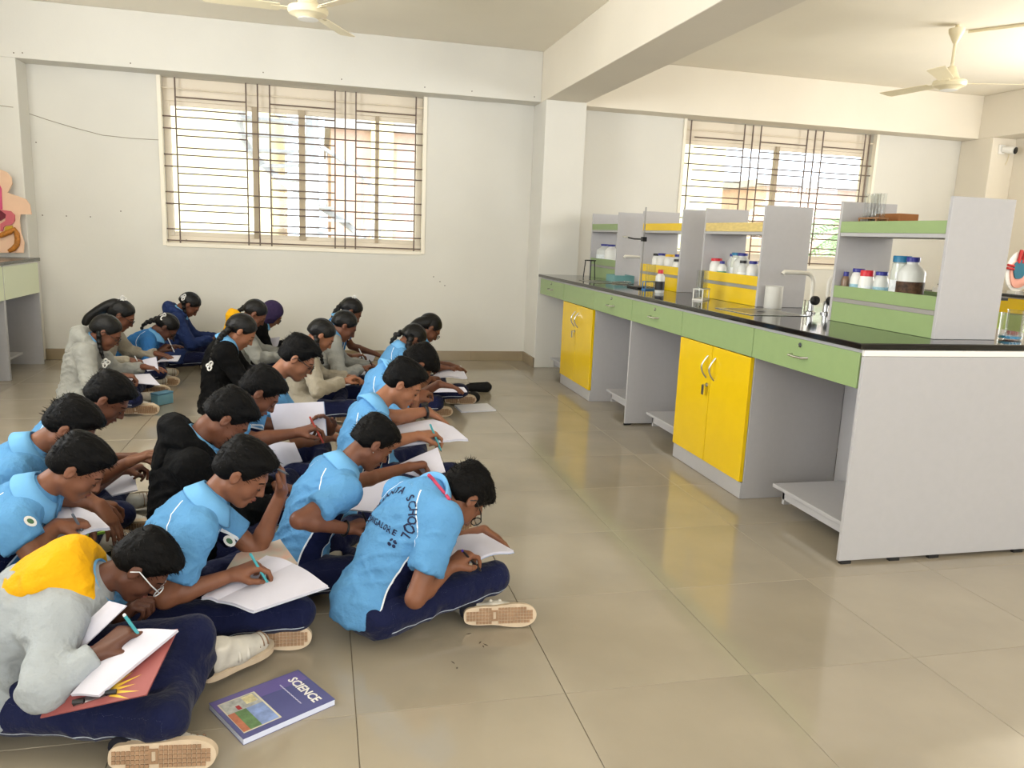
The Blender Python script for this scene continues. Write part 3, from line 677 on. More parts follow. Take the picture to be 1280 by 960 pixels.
class Field:
    def __init__(s, prims, h, pad=.02):
        lo = np.min([p[1] for p in prims], 0)-pad; hi = np.max([p[2] for p in prims], 0)+pad
        s.lo = lo; s.h = h; s.n = np.ceil((hi-lo)/h).astype(int)+2
        s.D = np.full(s.n, .15, np.float32)
    def _sl(s, lo, hi, m):
        a = np.clip(np.floor((lo-m-s.lo)/s.h).astype(int), 0, s.n-1); b = np.clip(np.ceil((hi+m-s.lo)/s.h).astype(int)+1, 1, s.n)
        ax = [(s.lo[i]+s.h*np.arange(a[i], b[i])).astype(np.float32) for i in range(3)]
        return tuple(slice(a[i], b[i]) for i in range(3)), ax[0][:, None, None], ax[1][None, :, None], ax[2][None, None, :]
    def add(s, prim, k=.01):
        fn, lo, hi = prim; sl, X, Y, Z = s._sl(lo, hi, k+3*s.h); d = fn(X, Y, Z).astype(np.float32); D = s.D[sl]
        if k > 0: hh = np.maximum(k-np.abs(D-d), 0)/k; s.D[sl] = np.minimum(D, d)-hh*hh*k*.25
        else: s.D[sl] = np.minimum(D, d)
    def sub(s, prim, k=.01):
        fn, lo, hi = prim; sl, X, Y, Z = s._sl(lo, hi, k+3*s.h); d = -fn(X, Y, Z).astype(np.float32); D = s.D[sl]
        hh = np.maximum(k-np.abs(D-d), 0)/max(k, 1e-6); s.D[sl] = np.maximum(D, d)+hh*hh*k*.25
    def plane(s, p0, n):           # remove what lies in front of the plane
        n = unit(n); ax = [(s.lo[i]+s.h*np.arange(s.n[i])).astype(np.float32) for i in range(3)]
        d = (ax[0][:, None, None]-p0[0])*n[0]+(ax[1][None, :, None]-p0[1])*n[1]+(ax[2][None, None, :]-p0[2])*n[2]
        s.D = np.maximum(s.D, d.astype(np.float32))
    def nets(s):
        D = s.D; D[0] = D[-1] = .1; D[:, 0] = D[:, -1] = .1; D[:, :, 0] = D[:, :, -1] = .1
        B = D < 0; n = s.n
        cnt = sum(B[i:n[0]-1+i, j:n[1]-1+j, k:n[2]-1+k].astype(np.int8) for i in (0, 1) for j in (0, 1) for k in (0, 1))
        act = np.argwhere((cnt > 0) & (cnt < 8)); idx = np.full(n-1, -1, np.int32); idx[act[:, 0], act[:, 1], act[:, 2]] = np.arange(len(act))
        acc = np.zeros((len(act), 3)); c = np.zeros(len(act))
        g = lambda o: D[act[:, 0]+o[0], act[:, 1]+o[1], act[:, 2]+o[2]]
        for axn in range(3):
            for i in (0, 1):
                for j in (0, 1):
                    o0 = [0, 0, 0]; o0[(axn+1) % 3] = i; o0[(axn+2) % 3] = j; o1 = list(o0); o1[axn] = 1
                    a = g(o0); b = g(o1); x = (a < 0) != (b < 0); t = np.where(x, a/np.where(x, a-b, 1), 0)
                    q = np.array(o0, float)[None, :].repeat(len(act), 0); q[:, axn] = t
                    acc += q*x[:, None]; c += x
        V = s.lo+s.h*(act+acc/c[:, None]); F = []
        for axn in range(3):
            u, w = (axn+1) % 3, (axn+2) % 3
            s0 = [slice(None)]*3; s1 = [slice(None)]*3; s0[axn] = slice(0, n[axn]-1); s1[axn] = slice(1, n[axn])
            E = np.argwhere(B[tuple(s0)] != B[tuple(s1)])
            E = E[(E[:, u] > 0) & (E[:, w] > 0) & (E[:, u] < n[u]-1) & (E[:, w] < n[w]-1)]
            inside = B[E[:, 0], E[:, 1], E[:, 2]]
            def cell(du, dw): q = E.copy(); q[:, u] -= du; q[:, w] -= dw; return idx[q[:, 0], q[:, 1], q[:, 2]]
            Q = np.stack([cell(1, 1), cell(0, 1), cell(0, 0), cell(1, 0)], 1)
            Q = np.where(inside[:, None], Q, Q[:, ::-1]); F.append(Q)
        F = np.concatenate(F); F = F[(F >= 0).all(1)]
        I = np.clip(((V-s.lo)/s.h).round().astype(int), 1, n-2); G = np.stack([D[I[:, 0]+1, I[:, 1], I[:, 2]]-D[I[:, 0]-1, I[:, 1], I[:, 2]], D[I[:, 0], I[:, 1]+1, I[:, 2]]-D[I[:, 0], I[:, 1]-1, I[:, 2]], D[I[:, 0], I[:, 1], I[:, 2]+1]-D[I[:, 0], I[:, 1], I[:, 2]-1]], 1)
        N = G/np.maximum(1e-9, np.linalg.norm(G, axis=1))[:, None]
        return V, F, N
LAT = RNG.rand(33, 33, 33).astype(np.float32)
def vnoise(P, sc, seed=0):
    Q = np.asarray(P)*sc+seed*7.31; I = np.floor(Q).astype(int); f = Q-I; f = f*f*(3-2*f); r = 0
    for i in (0, 1):
        for j in (0, 1):
            for k in (0, 1):
                w_ = (f[:, 0] if i else 1-f[:, 0])*(f[:, 1] if j else 1-f[:, 1])*(f[:, 2] if k else 1-f[:, 2])
                r = r+w_*LAT[(I[:, 0]+i) % 32, (I[:, 1]+j) % 32, (I[:, 2]+k) % 32]
    return r
def np_mesh(name, V, F, mats, attrs=None, extra=None):
    me = bpy.data.meshes.new(name); nv, nf = len(V), len(F)
    me.vertices.add(nv); me.vertices.foreach_set('co', np.ascontiguousarray(V, np.float32).ravel())
    me.loops.add(nf*4); me.loops.foreach_set('vertex_index', np.ascontiguousarray(F, np.int32).ravel())
    me.polygons.add(nf); me.polygons.foreach_set('loop_start', np.arange(0, nf*4, 4, dtype=np.int32))
    me.polygons.foreach_set('use_smooth', np.ones(nf, bool))
    for m in (mats if isinstance(mats, (list, tuple)) else [mats]): me.materials.append(m)
    for k, v in (attrs or {}).items(): me.attributes.new(k, 'FLOAT', 'POINT').data.foreach_set('value', np.ascontiguousarray(v, np.float32))
    me.update(calc_edges=True); me.validate(); return me
def part(name, me, parent, loc=None): return link_mesh(name, me, parent, loc)

# ------------------------------------------------------------------ clothing, skin and hair materials
def attr_mix(m, attr, lo, hi, col):
    # paints a sewn-in panel or piping: colour where lo < attribute < hi
    n = m.node_tree.nodes; L = m.node_tree.links; b = n['Principled BSDF']
    at = n.new('ShaderNodeAttribute'); at.attribute_name = attr
    c1 = n.new('ShaderNodeMath'); c1.operation = 'GREATER_THAN'; c1.inputs[1].default_value = lo; L.new(at.outputs['Fac'], c1.inputs[0])
    c2 = n.new('ShaderNodeMath'); c2.operation = 'LESS_THAN'; c2.inputs[1].default_value = hi; L.new(at.outputs['Fac'], c2.inputs[0])
    mu = n.new('ShaderNodeMath'); mu.operation = 'MULTIPLY'; L.new(c1.outputs[0], mu.inputs[0]); L.new(c2.outputs[0], mu.inputs[1])
    mx = n.new('ShaderNodeMix'); mx.data_type = 'RGBA'; L.new(mu.outputs[0], mx.inputs['Factor'])
    inp = b.inputs['Base Color']
    if inp.is_linked: L.new(inp.links[0].from_socket, mx.inputs['A'])
    else: mx.inputs['A'].default_value = inp.default_value
    mx.inputs['B'].default_value = (*col, 1); L.new(mx.outputs['Result'], inp)
NAVY = rgb(20, 25, 54); WHITE = rgb(225, 230, 235)
def shirt_mat(name, col, panel=True):
    m = mat(name, col, .9, .08, var=.05, scale=9, bump=.7, bscale=13, bdist=.035)
    if panel:
        attr_mix(m, 'panel', .0, 9, NAVY); attr_mix(m, 'panel', -.005, .0, WHITE); attr_mix(m, 'seam', -.0022, .0022, WHITE)
    return m
m_shirt = shirt_mat('shirt_blue', rgb(92, 146, 192)); m_shirt2 = shirt_mat('shirt_blue_deep', rgb(58, 116, 178))
m_col = mat('collar_blue', rgb(110, 168, 214), .85, .15, var=.05, scale=9, bump=.2, bscale=40)
m_trs = mat('trouser_navy', rgb(21, 26, 58), .85, .12, var=.12, scale=7, bump=.7, bscale=15, bdist=.03, sheen=.1); attr_mix(m_trs, 'piping', -.0026, .0026, rgb(190, 200, 215))
m_trs2 = mat('trouser_dark', rgb(19, 22, 42), .8, .2, var=.12, scale=7, bump=.3, bscale=18); attr_mix(m_trs2, 'piping', -.0022, .0022, rgb(170, 180, 195))
m_jgrey = mat('jacket_grey', rgb(152, 152, 146), .9, .1, var=.05, scale=9, bump=.7, bscale=13, bdist=.035, sheen=.1)
m_jgrey2 = mat('jacket_oat', rgb(162, 154, 138), .9, .1, var=.06, scale=9, bump=.7, bscale=13, bdist=.035, sheen=.1)
m_jsil = mat('jacket_silver', rgb(158, 164, 168), .85, .2, var=.05, scale=9, bump=.7, bscale=13, bdist=.035)
m_yel = mat('hood_yellow', rgb(222, 164, 14), .8, .2, var=.06, scale=9, bump=.7, bscale=13, bdist=.035)
m_blk = mat('fabric_black', rgb(13, 13, 14), .9, .12, var=.1, scale=9, bump=.7, bscale=13, bdist=.035)
m_navyj = mat('jacket_navy', rgb(32, 48, 92), .8, .2, var=.1, scale=9, bump=.7, bscale=13, bdist=.035)
m_hij = mat('scarf_purple', rgb(50, 38, 70), .8, .2, var=.08, scale=9, bump=.7, bscale=13, bdist=.035)
SKIN = [mat('skin_%s' % k, c, .5, .35, var=.07, scale=30, bump=.05, bscale=150) for k, c in (('a', rgb(122, 78, 56)), ('b', rgb(108, 67, 48)), ('c', rgb(142, 94, 68)), ('d', rgb(90, 56, 42)))]
m_hair = mat('hair_black', rgb(7, 6, 6), .6, .12, var=.3, scale=60, bump=.25, bscale=160, stretch=(.5, 1, 1))
m_hairg = mat('hair_glossy', rgb(8, 7, 7), .42, .28, var=.3, scale=60, bump=.35, bscale=90, stretch=(.35, 1, 1))
m_hair2 = mat('hair_brownblack', rgb(14, 11, 10), .5, .3, var=.3, scale=60, bump=.8, bscale=120)
m_lash = mat('lash', rgb(12, 9, 8), .6); m_lip = mat('lip', rgb(112, 62, 54), .5, .3); m_eye = mat('eye_white', rgb(205, 198, 188), .3)
m_spec = mat('spectacle_black', rgb(14, 14, 15), .3, .5); m_specw = mat('spectacle_white', rgb(214, 218, 222), .3, .5)
m_shoe = mat('shoe_white', rgb(206, 200, 188), .6, .3, var=.08, scale=30, bump=.1, bscale=60)
m_sole = mat('sole_tan', rgb(176, 148, 118), .8, .2, var=.12, scale=25); m_soled = mat('sole_dark', rgb(158, 126, 98), .85, .2, var=.15, scale=25)
m_rib = mat('ribbon_white', rgb(232, 230, 226), .6); m_paper = mat('paper', rgb(204, 202, 214), .7, .2, var=.02, scale=20)
m_sock = mat('sock_dark', rgb(20, 22, 34), .9)

# ------------------------------------------------------------------ sneaker (heel at the origin, toe along +x, sole at z = 0)
SO = [(-.012, .0), (-.008, .024), (.03, .032), (.09, .030), (.14, .040), (.19, .043), (.225, .030), (.238, .006), (.232, -.018), (.205, -.034), (.16, -.038), (.10, -.030), (.04, -.031), (-.006, -.024)]
def inpoly(x, y, P):
    c = False; j = len(P)-1
    for i in range(len(P)):
        if (P[i][1] > y) != (P[j][1] > y) and x < (P[j][0]-P[i][0])*(y-P[i][1])/(P[j][1]-P[i][1])+P[i][0]: c = not c
        j = i
    return c
def smooth_poly(P, it=2):
    for _ in range(it): P = [q for i in range(len(P)) for q in (tuple(.75*np.array(P[i])+.25*np.array(P[(i+1) % len(P)])), tuple(.25*np.array(P[i])+.75*np.array(P[(i+1) % len(P)])))]
    return P
SOS = smooth_poly(SO)
sol = MB(); sol.prism(SOS, .003, .024, 0)
SI = [(x*.955+.004, y*.86) for x, y in SOS]
for i in range(22):
    for j in range(7):
        x = -.002+i*.0108; y = -.036+j*.0108
        if i in (8, 9) : continue
        if all(inpoly(a, b, SI) for a, b in ((x, y), (x+.008, y), (x, y+.008), (x+.008, y+.008))): sol.box(x, x+.0088, y, y+.0088, 0, .003, 1)
sol.box(.082, .104, -.018, -.012, 0, .003, 1).box(.082, .104, .012, .018, 0, .003, 1).box(.082, .088, -.012, .012, 0, .003, 1).box(.098, .104, -.012, .012, 0, .003, 1)
m_solep = mat('sole_groove', rgb(206, 186, 160), .8, .2, var=.08, scale=25)
SOLE_ME = [sol.mesh('sole', [m_solep, m_soled]), sol.mesh('sole', [m_solep, m_soled])]
I3 = np.eye(3)
pr = [p_cone(A(.03, 0, .045), A(.10, 0, .045), .030, .033), p_cone(A(.10, 0, .045), A(.185, .004, .038), .036, .031), p_cone(A(.03, 0, .06), A(.035, 0, .10), .029, .031), p_cone(A(.035, 0, .09), A(.13, 0, .055), .03, .028)]
Fd = Field(pr, .005)
for p in pr: Fd.add(p, .02)
Fd.plane((0, 0, .022), (0, 0, -1)); Fd.plane((0, 0, .112), (0, 0, 1)); V, F_, N_ = Fd.nets()
UPPER_ME = np_mesh('upper', V, F_, m_shoe)
stp = MB()
for x in (.085, .115):
    stp.tube([(x, .040*math.cos(a), .035+.052*math.sin(a)-.1*(x-.085)) for a in np.linspace(.15, PI-.15, 11)], .0065, 6)
STRAP_ME = stp.mesh('strap', m_shoe, 'all')
pan = MB()
for x in (.15, .165, .18, .195): pan.tube([(x, .032*math.cos(a)+.003, .036+.034*math.sin(a)*(1-(x-.15)*1.5)) for a in np.linspace(.3, PI-.3, 9)], .0025, 5)
PANEL_ME = pan.mesh('stitching', mat('stitch_brown', rgb(140, 112, 90), .8), 'all')
def frame(x, z):
    x = unit(x); z = np.asarray(z, float); z = unit(z-x*(x@z)); y = np.cross(z, x); return np.stack([x, y, z], 1)
def place(o, pos, R, s=1.):
    o.matrix_local = Matrix.Translation(Vector(pos)) @ Matrix([[R[i, j]*s for j in range(3)] for i in range(3)]).to_4x4()
def shoe(parent, heel, toe_dir, up, s=1., dark=0, loc0=A(0, 0, 0)):
    o = link_mesh('shoe', UPPER_ME, parent); place(o, np.asarray(heel)-loc0, frame(toe_dir, up), s)
    for nm, me in (('sole', SOLE_ME[dark]), ('strap', STRAP_ME), ('stitching', PANEL_ME)): link_mesh(nm, me, o)
    return o

# ------------------------------------------------------------------ hands
def hand_prims(W, d, pn, thumb, pose, s):
    # W wrist, d towards the knuckles, pn palm normal, thumb +1: thumb on d x pn side
    d = unit(d); pn = unit(pn-d*(d@np.asarray(pn))); sd = np.cross(d, pn)*thumb
    out = []; tips = {}
    lens = [(.040, .023, .019), (.044, .027, .020), (.041, .025, .019), (.032, .019, .017)]
    offs = [.027, .009, -.010, -.027]; kl = [.084, .088, .083, .075]
    curl = {'write': [(.75, .75, .35), (.95, .9, .5), (1.1, 1.1, .6), (1.1, 1.1, .6)], 'flat': [(.22, .2, .12), (.2, .22, .12), (.25, .25, .15), (.3, .3, .2)],
            'relax': [(.4, .45, .3), (.5, .5, .35), (.55, .55, .4), (.6, .6, .4)], 'fist': [(1.1, 1.2, .7), (1.15, 1.25, .7), (1.2, 1.3, .7), (1.2, 1.3, .7)]}[pose]
    for i in range(4):
        kn = W+d*kl[i]*s+sd*offs[i]*s
        out.append((p_cone(W+sd*offs[i]*.55*s+d*.008*s, kn, .0165*s, .0125*s), .012))
        a = 0.; p = kn; dd = d
        for j in range(3):
            a += curl[i][j]; q = d*math.cos(a)+pn*math.sin(a)+sd*(.05 if i == 0 else -.03*i)*(1 if j == 0 else .3)
            q = unit(q); e_ = p+q*lens[i][j]*s; r0 = (.0098, .0088, .0078)[j]*(.9 if i == 3 else 1); r1 = (.0088, .0078, .0066)[j]*(.9 if i == 3 else 1)
            out.append((p_cone(p, e_, r0*s, r1*s), .003)); p = e_
        tips[i] = p
    b = W+d*.022*s+sd*.024*s
    if pose == 'write':
        t1 = b+unit(d*.55+sd*.55+pn*.55)*.042*s; t2 = t1+unit(d*.75-sd*.15+pn*.45)*.030*s; t3 = t2+unit(d*.6-sd*.4+pn*.5)*.024*s
    elif pose == 'fist':
        t1 = b+unit(d*.6+sd*.45+pn*.6)*.040*s; t2 = t1+unit(d*.5-sd*.5+pn*.6)*.028*s; t3 = t2+unit(d*.1-sd*.9+pn*.2)*.022*s
    else:
        t1 = b+unit(d*.6+sd*.75+pn*.2)*.042*s; t2 = t1+unit(d*.85+sd*.35+pn*.15)*.030*s; t3 = t2+unit(d*.95+sd*.1+pn*.2)*.024*s
    out += [(p_cone(W+sd*.012*s+d*.01*s, t1, .0165*s, .0125*s), .012), (p_cone(t1, t2, .0115*s, .010*s), .004), (p_cone(t2, t3, .0098*s, .0075*s), .004)]
    return out, tips, t3

# ------------------------------------------------------------------ people
def rotz(v, a): c, s_ = math.cos(a), math.sin(a); return A(v[0]*c-v[1]*s_, v[0]*s_+v[1]*c, v[2])
def ik(S_, W, l1, l2, pole):
    d = W-S_; D = np.linalg.norm(d); D2 = min(max(D, abs(l1-l2)+.01), l1+l2-.004); W = S_+unit(d)*D2
    a = math.acos(max(-1, min(1, (l1*l1+D2*D2-l2*l2)/(2*l1*D2)))); u = unit(d); p = unit(pole-u*(u@pole))
    return S_+u*l1*math.cos(a)+p*l1*math.sin(a), W
HANDS = {}
def person(label, head, yaw=15., hp=45., hy=0., hr=0., s=1., neck=None, pel=None, tw=0., skin=0, top='polo', topm=None, trs=None, hair='short', hairm=None,
           ra=None, la=None, kr=None, kl=None, shl=None, shr=None, near=False, glasses=None, braid=None, ribbon=None, hood=None, rpose='write', lpose='flat', hm=None,
           extra=None, group='pupils seated on the floor writing', hs=None, fringe=1., shirt_in=None, bend=1., puff=0., hem=.075):
    ya = math.radians(yaw); fw = A(math.cos(ya), math.sin(ya), 0); lf = A(-math.sin(ya), math.cos(ya), 0); Z = A(0, 0, 1.)
    hs = hs or s
    Hd = _C+ray(head[0], head[1])*head[2]
    def J(u, v, lat=0.): d = ray(u, v); return _C+d*(((Hd-_C)@lf+lat)/(d@lf))
    q, p_, r_ = ya+math.radians(hy), math.radians(hp), math.radians(hr)
    hf = A(math.cos(q)*math.cos(p_), math.sin(q)*math.cos(p_), -math.sin(p_)); hl = A(-math.sin(q), math.cos(q), 0); hu = np.cross(hf, hl)
    hl, hu = hl*math.cos(r_)+hu*math.sin(r_), hu*math.cos(r_)-hl*math.sin(r_)
    HR = np.stack([hf, hl, hu], 1); HP = lambda x, y, z: Hd+HR @ (A(x, y, z)*hs)
    N = J(*neck) if neck else Hd-fw*.105*s-Z*.085*s
    T = .43*s; dz = N[2]-.12*s; b = math.sqrt(max(T*T-dz*dz, .05**2))
    P0 = N-fw*b; P0[2] = .12*s
    if pel: P0 = J(*pel); P0[2] = .12*s
    root = thing('person', label, 'person', (float(P0[0]), float(P0[1]), 0), 0, group); O = A(P0[0], P0[1], 0)
    Mid = (P0+N)/2+unit(np.cross(lf, N-P0))*-.055*s*bend
    sp = lambda t: (1-t)**2*P0+2*t*(1-t)*Mid+t*t*N
    dsp = lambda t: 2*(1-t)*(Mid-P0)+2*t*(N-Mid)
    def fr(t):
        Tt = unit(dsp(t)); L = rotz(lf, math.radians(tw)*t); L = unit(L-Tt*(Tt@L)); return np.stack([np.cross(L, Tt), L, Tt], 1)   # front, left, up
    Fs = fr(.93); Ls = Fs[:, 1]; Ff = Fs[:, 0]
    shp = sp(.90)+Ff*.012*s
    SR, SL = shp-Ls*.158*s, shp+Ls*.158*s
    tor = [(.02, .118, .098, .10), (.25, .112, .088, .11), (.5, .118, .090, .12), (.72, .128, .090, .11), (.88, .118, .072, .075)]
    def torso(infl, f=1.): return [(p_ell(sp(t), fr(t), A(fd, lt, al)*s*f+infl), .05*s) for t, lt, fd, al in tor]
    Bk = P0+fw*.40*s+Z*.12*s
    u1, u2 = .262*s, .235*s
    def arm(spec, S_, side, dflt):
        if spec and 'e' in spec: E = J(*spec['e']); W = J(*spec['w'])
        else:
            W = J(*spec['w']) if spec and 'w' in spec else dflt
            E, W = ik(S_, W, u1, u2, Ls*side*.7-Z*.8-fw*.35)
        tip = J(*spec['t']) if spec and 't' in spec else W+unit(unit(W-E)+fw*.3-Z*.25)*.1
        pn = A(*spec['pn']) if spec and 'pn' in spec else A(0, 0, -1.)-fw*.0
        return E, W, tip-W, pn
    ER, WR, dR, pR = arm(ra, SR, -1, Bk-lf*.06*s+Z*.055*s-fw*.03*s)
    EL, WL, dL, pL = arm(la, SL, 1, Bk+lf*.17*s+Z*.05*s+fw*.0*s)
    hscale = (hm or 1.)*s*.98
    h = .0042 if near else .0065
    # ---- body: one skin from head to fingertips
    body = torso(-.006, .93)
    body += [(p_cone(sp(.92), SR, .052*s, .046*s), .04), (p_cone(sp(.92), SL, .052*s, .046*s), .04)]
    for S_, E, W in ((SR, ER, WR), (SL, EL, WL)):
        mid = E+(W-E)*.3
        body += [(p_cone(S_, E, .043*s, .034*s), .02), (p_cone(E, mid, .033*s, .034*s), .012), (p_cone(mid, W, .034*s, .0225*s), .012)]
    hr_, tR, thR = hand_prims(WR, dR, pR, -1, rpose, hscale); hl_, tL, thL = hand_prims(WL, dL, pL, 1, lpose, hscale)
    nb = HP(-.03, 0, -.075)
    body += [(p_cone(N-unit(nb-N)*.02, nb, .052*s, .047*hs), .02)]
    k = hs
    H = [(p_ell(HP(-.012, 0, .025), HR, A(.096, .074, .085)*k), .02), (p_ell(HP(.028, 0, -.035), HR, A(.064, .056, .074)*k), .03),
         (p_cone(HP(-.008, .044, -.058), HP(.058, .012, -.096), .022*k, .020*k), .025), (p_cone(HP(-.008, -.044, -.058), HP(.058, -.012, -.096), .022*k, .020*k), .025),
         (p_sph(HP(.067, 0, -.098), .017*k), .015), (p_cone(HP(.079, -.03, .016), HP(.079, .03, .016), .0135*k, .0135*k), .02),
         (p_sph(HP(.052, .037, -.04), .023*k), .02), (p_sph(HP(.052, -.037, -.04), .023*k), .02),
         (p_cone(HP(.086, 0, .008), HP(.107, 0, -.034), .0065*k, .0105*k), .012), (p_sph(HP(.096, .0105, -.039), .0075*k), .008), (p_sph(HP(.096, -.0105, -.039), .0075*k), .008)]
    body += [(a, kk*k) for a, kk in H]
    body += hr_+hl_
    Fd = Field([b_[0] for b_ in body], h)
    for a, kk in body[:-len(hr_)-len(hl_)]: Fd.add(a, kk)
    for sgn in (1, -1):
        Fd.sub(p_sph(HP(.096, sgn*.032, -.006), .0135*k), .012*k); Fd.add(p_sph(HP(.0745, sgn*.031, -.007), .0125*k), .004*k)
        eR = HR @ np.array([[math.cos(.25*sgn), -math.sin(.25*sgn), 0], [math.sin(.25*sgn), math.cos(.25*sgn), 0], [0, 0, 1]])
        Fd.add(p_ell(HP(-.012, sgn*.078, -.006), eR, A(.018, .0085, .029)*k), .006*k); Fd.sub(p_ell(HP(-.006, sgn*.089, -.004), eR, A(.0095, .008, .017)*k), .004*k)
    Fd.add(p_cone(HP(.083, -.017, -.066), HP(.093, 0, -.062), .0055*k, .007*k), .006*k); Fd.add(p_cone(HP(.083, .017, -.066), HP(.093, 0, -.062), .0055*k, .007*k), .006*k)
    Fd.add(p_cone(HP(.082, -.014, -.076), HP(.082, .014, -.076), .0085*k, .0085*k), .006*k); Fd.sub(p_cone(HP(.098, -.022, -.0705), HP(.098, .022, -.0705), .0035*k, .0035*k), .004*k)
    for a, kk in hr_+hl_: Fd.add(a, kk)
    V, F_, _ = Fd.nets(); part('body', np_mesh('body', V-O, F_, SKIN[skin]), root)
    # ---- legs
    HRp, HLp = P0-lf*.085*s-Z*.012*s, P0+lf*.085*s-Z*.012*s
    KR = onz(*kr) if kr else P0+fw*.37*s-lf*.235*s+Z*(.015)*s
    KL = onz(*kl) if kl else P0+fw*.34*s+lf*.26*s+Z*(.02)*s
    if shl: hL = onz(*shl['h']); tLd = onz(*shl['t'])-hL; upL = A(*shl['up']) if 'up' in shl else lf*.95+Z*.25
    else: hL = P0+fw*.27*s-lf*.165*s; hL[2] = .043*s; tLd = fw*.96-lf*.12; upL = lf*.95+Z*.25
    if shr: hRr = onz(*shr['h']); tRd = onz(*shr['t'])-hRr; upR = A(*shr['up']) if 'up' in shr else -lf*.9+Z*.4
    else: hRr = P0+fw*.24*s+lf*.19*s; hRr[2] = .043*s; tRd = fw*.94+lf*.2; upR = -lf*.95+Z*.25
    AL = hL+unit(upL)*.10*s+unit(tLd)*.03*s; AR = hRr+unit(upR)*.10*s+unit(tRd)*.03*s
    AL[2] = max(AL[2], .05); AR[2] = max(AR[2], .05)
    tm = trs or m_trs
    leg = [(p_ell(P0-Z*.012*s, fr(.0), A(.100, .128, .100)*s), .05)]
    for Hh, K, An in ((HRp, KR, AR), (HLp, KL, AL)):
        leg += [(p_cone(Hh, K, .080*s, .056*s), .05), (p_cone(K, An, .054*s, .040*s), .025)]
    Fd = Field([a[0] for a in leg], .0085 if near else .011)
    for a, kk in leg: Fd.add(a, kk)
    Fd.plane((0, 0, .003), (0, 0, -1)); V, F_, Nn = Fd.nets()
    wr = (np.abs(vnoise(V, 16, 3)-.5)*2); V = V+Nn*((.5-wr)*.010)[:, None]*(V[:, 2:3] > .02)
    pip = np.ones(len(V))
    for Hh, K, sgn in ((HRp, KR, -1), (HLp, KL, 1)):
        ax = K-Hh; Ln = np.linalg.norm(ax); ax = ax/Ln; o_ = unit(lf*sgn*.86-Z*.5); o_ = unit(o_-ax*(o_@ax)); g_ = np.cross(ax, o_)
        q = V-Hh; t = (q@ax)/Ln; ok = (t > .0) & (t < 1.05) & ((q@o_) > .02); pip = np.where(ok & (np.abs(q@g_) < np.abs(pip)), q@g_, pip)
    part('trousers', np_mesh('trousers', V-O, F_, tm, {'piping': pip}), root)
    shoe(root, hL, tLd, upL, s*1.1, 0, O); shoe(root, hRr, tRd, upR, s*1.08, 1, O)
    for An, Hh in ((AL, hL), (AR, hRr)):
        MB().tube([An-O, Hh-O+unit(An-Hh)*.03], [.036*s, .034*s], 12).build('sock', m_sock, root, smooth=True)
    # ---- upper garment
    tpm = topm or m_shirt
    jac = top == 'jacket'; inf = .016 if jac else .009
    inf += puff
    sh = torso(inf)+[(p_ell(P0-fw*.005*s-Z*.01*s, I3, A(.118, .118, .105)*s+inf), .05)]+[(p_cone(sp(.93), SR, (.056+inf*.5)*s, (.052+inf*.6)*s), .04), (p_cone(sp(.93), SL, (.056+inf*.5)*s, (.052+inf*.6)*s), .04)]
    sh += [(p_cone(sp(.9), N+unit(nb-N)*(.012 if not jac else -.015)*s, (.080)*s+inf*.5, .066*s if not jac else .060*s), .03)]
    if jac: sh += [(p_cone(a_, a_+(b_-a_)*.2, .086*s+inf, .082*s+inf), .04) for a_, b_ in ((HRp, KR), (HLp, KL))]
    slv = []
    for S_, E, W in ((SR, ER, WR), (SL, EL, WL)):
        if jac:
            slv += [(p_cone(S_, E, .062*s, .052*s), .03), (p_cut(p_cone(E, W, .051*s, .038*s), E+(W-E)*.93, W-E), .02)]
        else:
            c_ = S_+(E-S_)*.66; slv += [(p_cut(p_cone(S_, S_+(E-S_)*.8, .056*s, .061*s), c_, E-S_), .03)]
    Fd = Field([a[0] for a in sh+slv], .0075 if near else .010)
    for a, kk in sh: Fd.add(a, kk)
    for a, kk in slv: Fd.add(a, kk)
    Fd.plane((0, 0, hem), (0, 0, -1))
    V, F_, Nn = Fd.nets()
    tt = np.linspace(0, 1.05, 90); Sp = np.array([sp(t) for t in tt]); ix = np.array([np.argmin(((Sp-v)**2).sum(1)) for v in V]); t = tt[ix]
    Lt = np.array([fr(x)[:, 1] for x in tt])[ix]; Ft = np.array([fr(x)[:, 0] for x in tt])[ix]; Tt_ = np.array([fr(x)[:, 2] for x in tt])[ix]; dn = np.array([np.linalg.norm(dsp(x)) for x in tt])[ix]
    q = V-Sp[ix]; t = t+(q*Tt_).sum(1)/dn; lat = np.abs((q*Lt).sum(1)); fq = (q*Ft).sum(1)
    da = np.full(len(V), 9.)
    for S_, E in ((SR, ER), (SL, EL)):
        ax = E-S_; tq = np.clip(((V-S_)@ax)/(ax@ax), .12, 1); da = np.minimum(da, np.linalg.norm(V-S_-tq[:, None]*ax, axis=1))
    # folds
    Q_ = np.stack([fq*1.0, (q*Lt).sum(1), t*T*2.2], 1)
    fold = (np.abs(vnoise(Q_, 11, 5)-.5)*2)*.55+(np.abs(vnoise(V, 24, 9)-.5)*2)*.25+vnoise(V, 7, 2)*.5
    dg = (q*Lt).sum(1)*.8+t*T; dg2 = (q*Lt).sum(1)*-.7+t*T
    r1 = 1-np.abs(2*vnoise(np.stack([dg*24, dg2*7, fq*7], 1), 1., 3)-1); r2 = 1-np.abs(2*vnoise(np.stack([dg2*22, dg*7, fq*7+5], 1), 1., 8)-1)
    fold = fold*.75+.15-(r1**3)*.5-(r2**5)*.2
    amp = (.020 if jac else .016)*(1 if near else .8)
    V2 = V-Nn*((fold-.6)*amp*np.clip((1.0-t)*4, .3, 1))[:, None]
    pan_ = np.minimum(np.minimum(.040*s-np.abs(fq-(.0+.060*t)*s), (.80-t)*.35), lat-.055*s); pan_ = np.where(da < .066*s, -.03, pan_); pan_ = np.minimum(pan_, (t-.02)*.4)
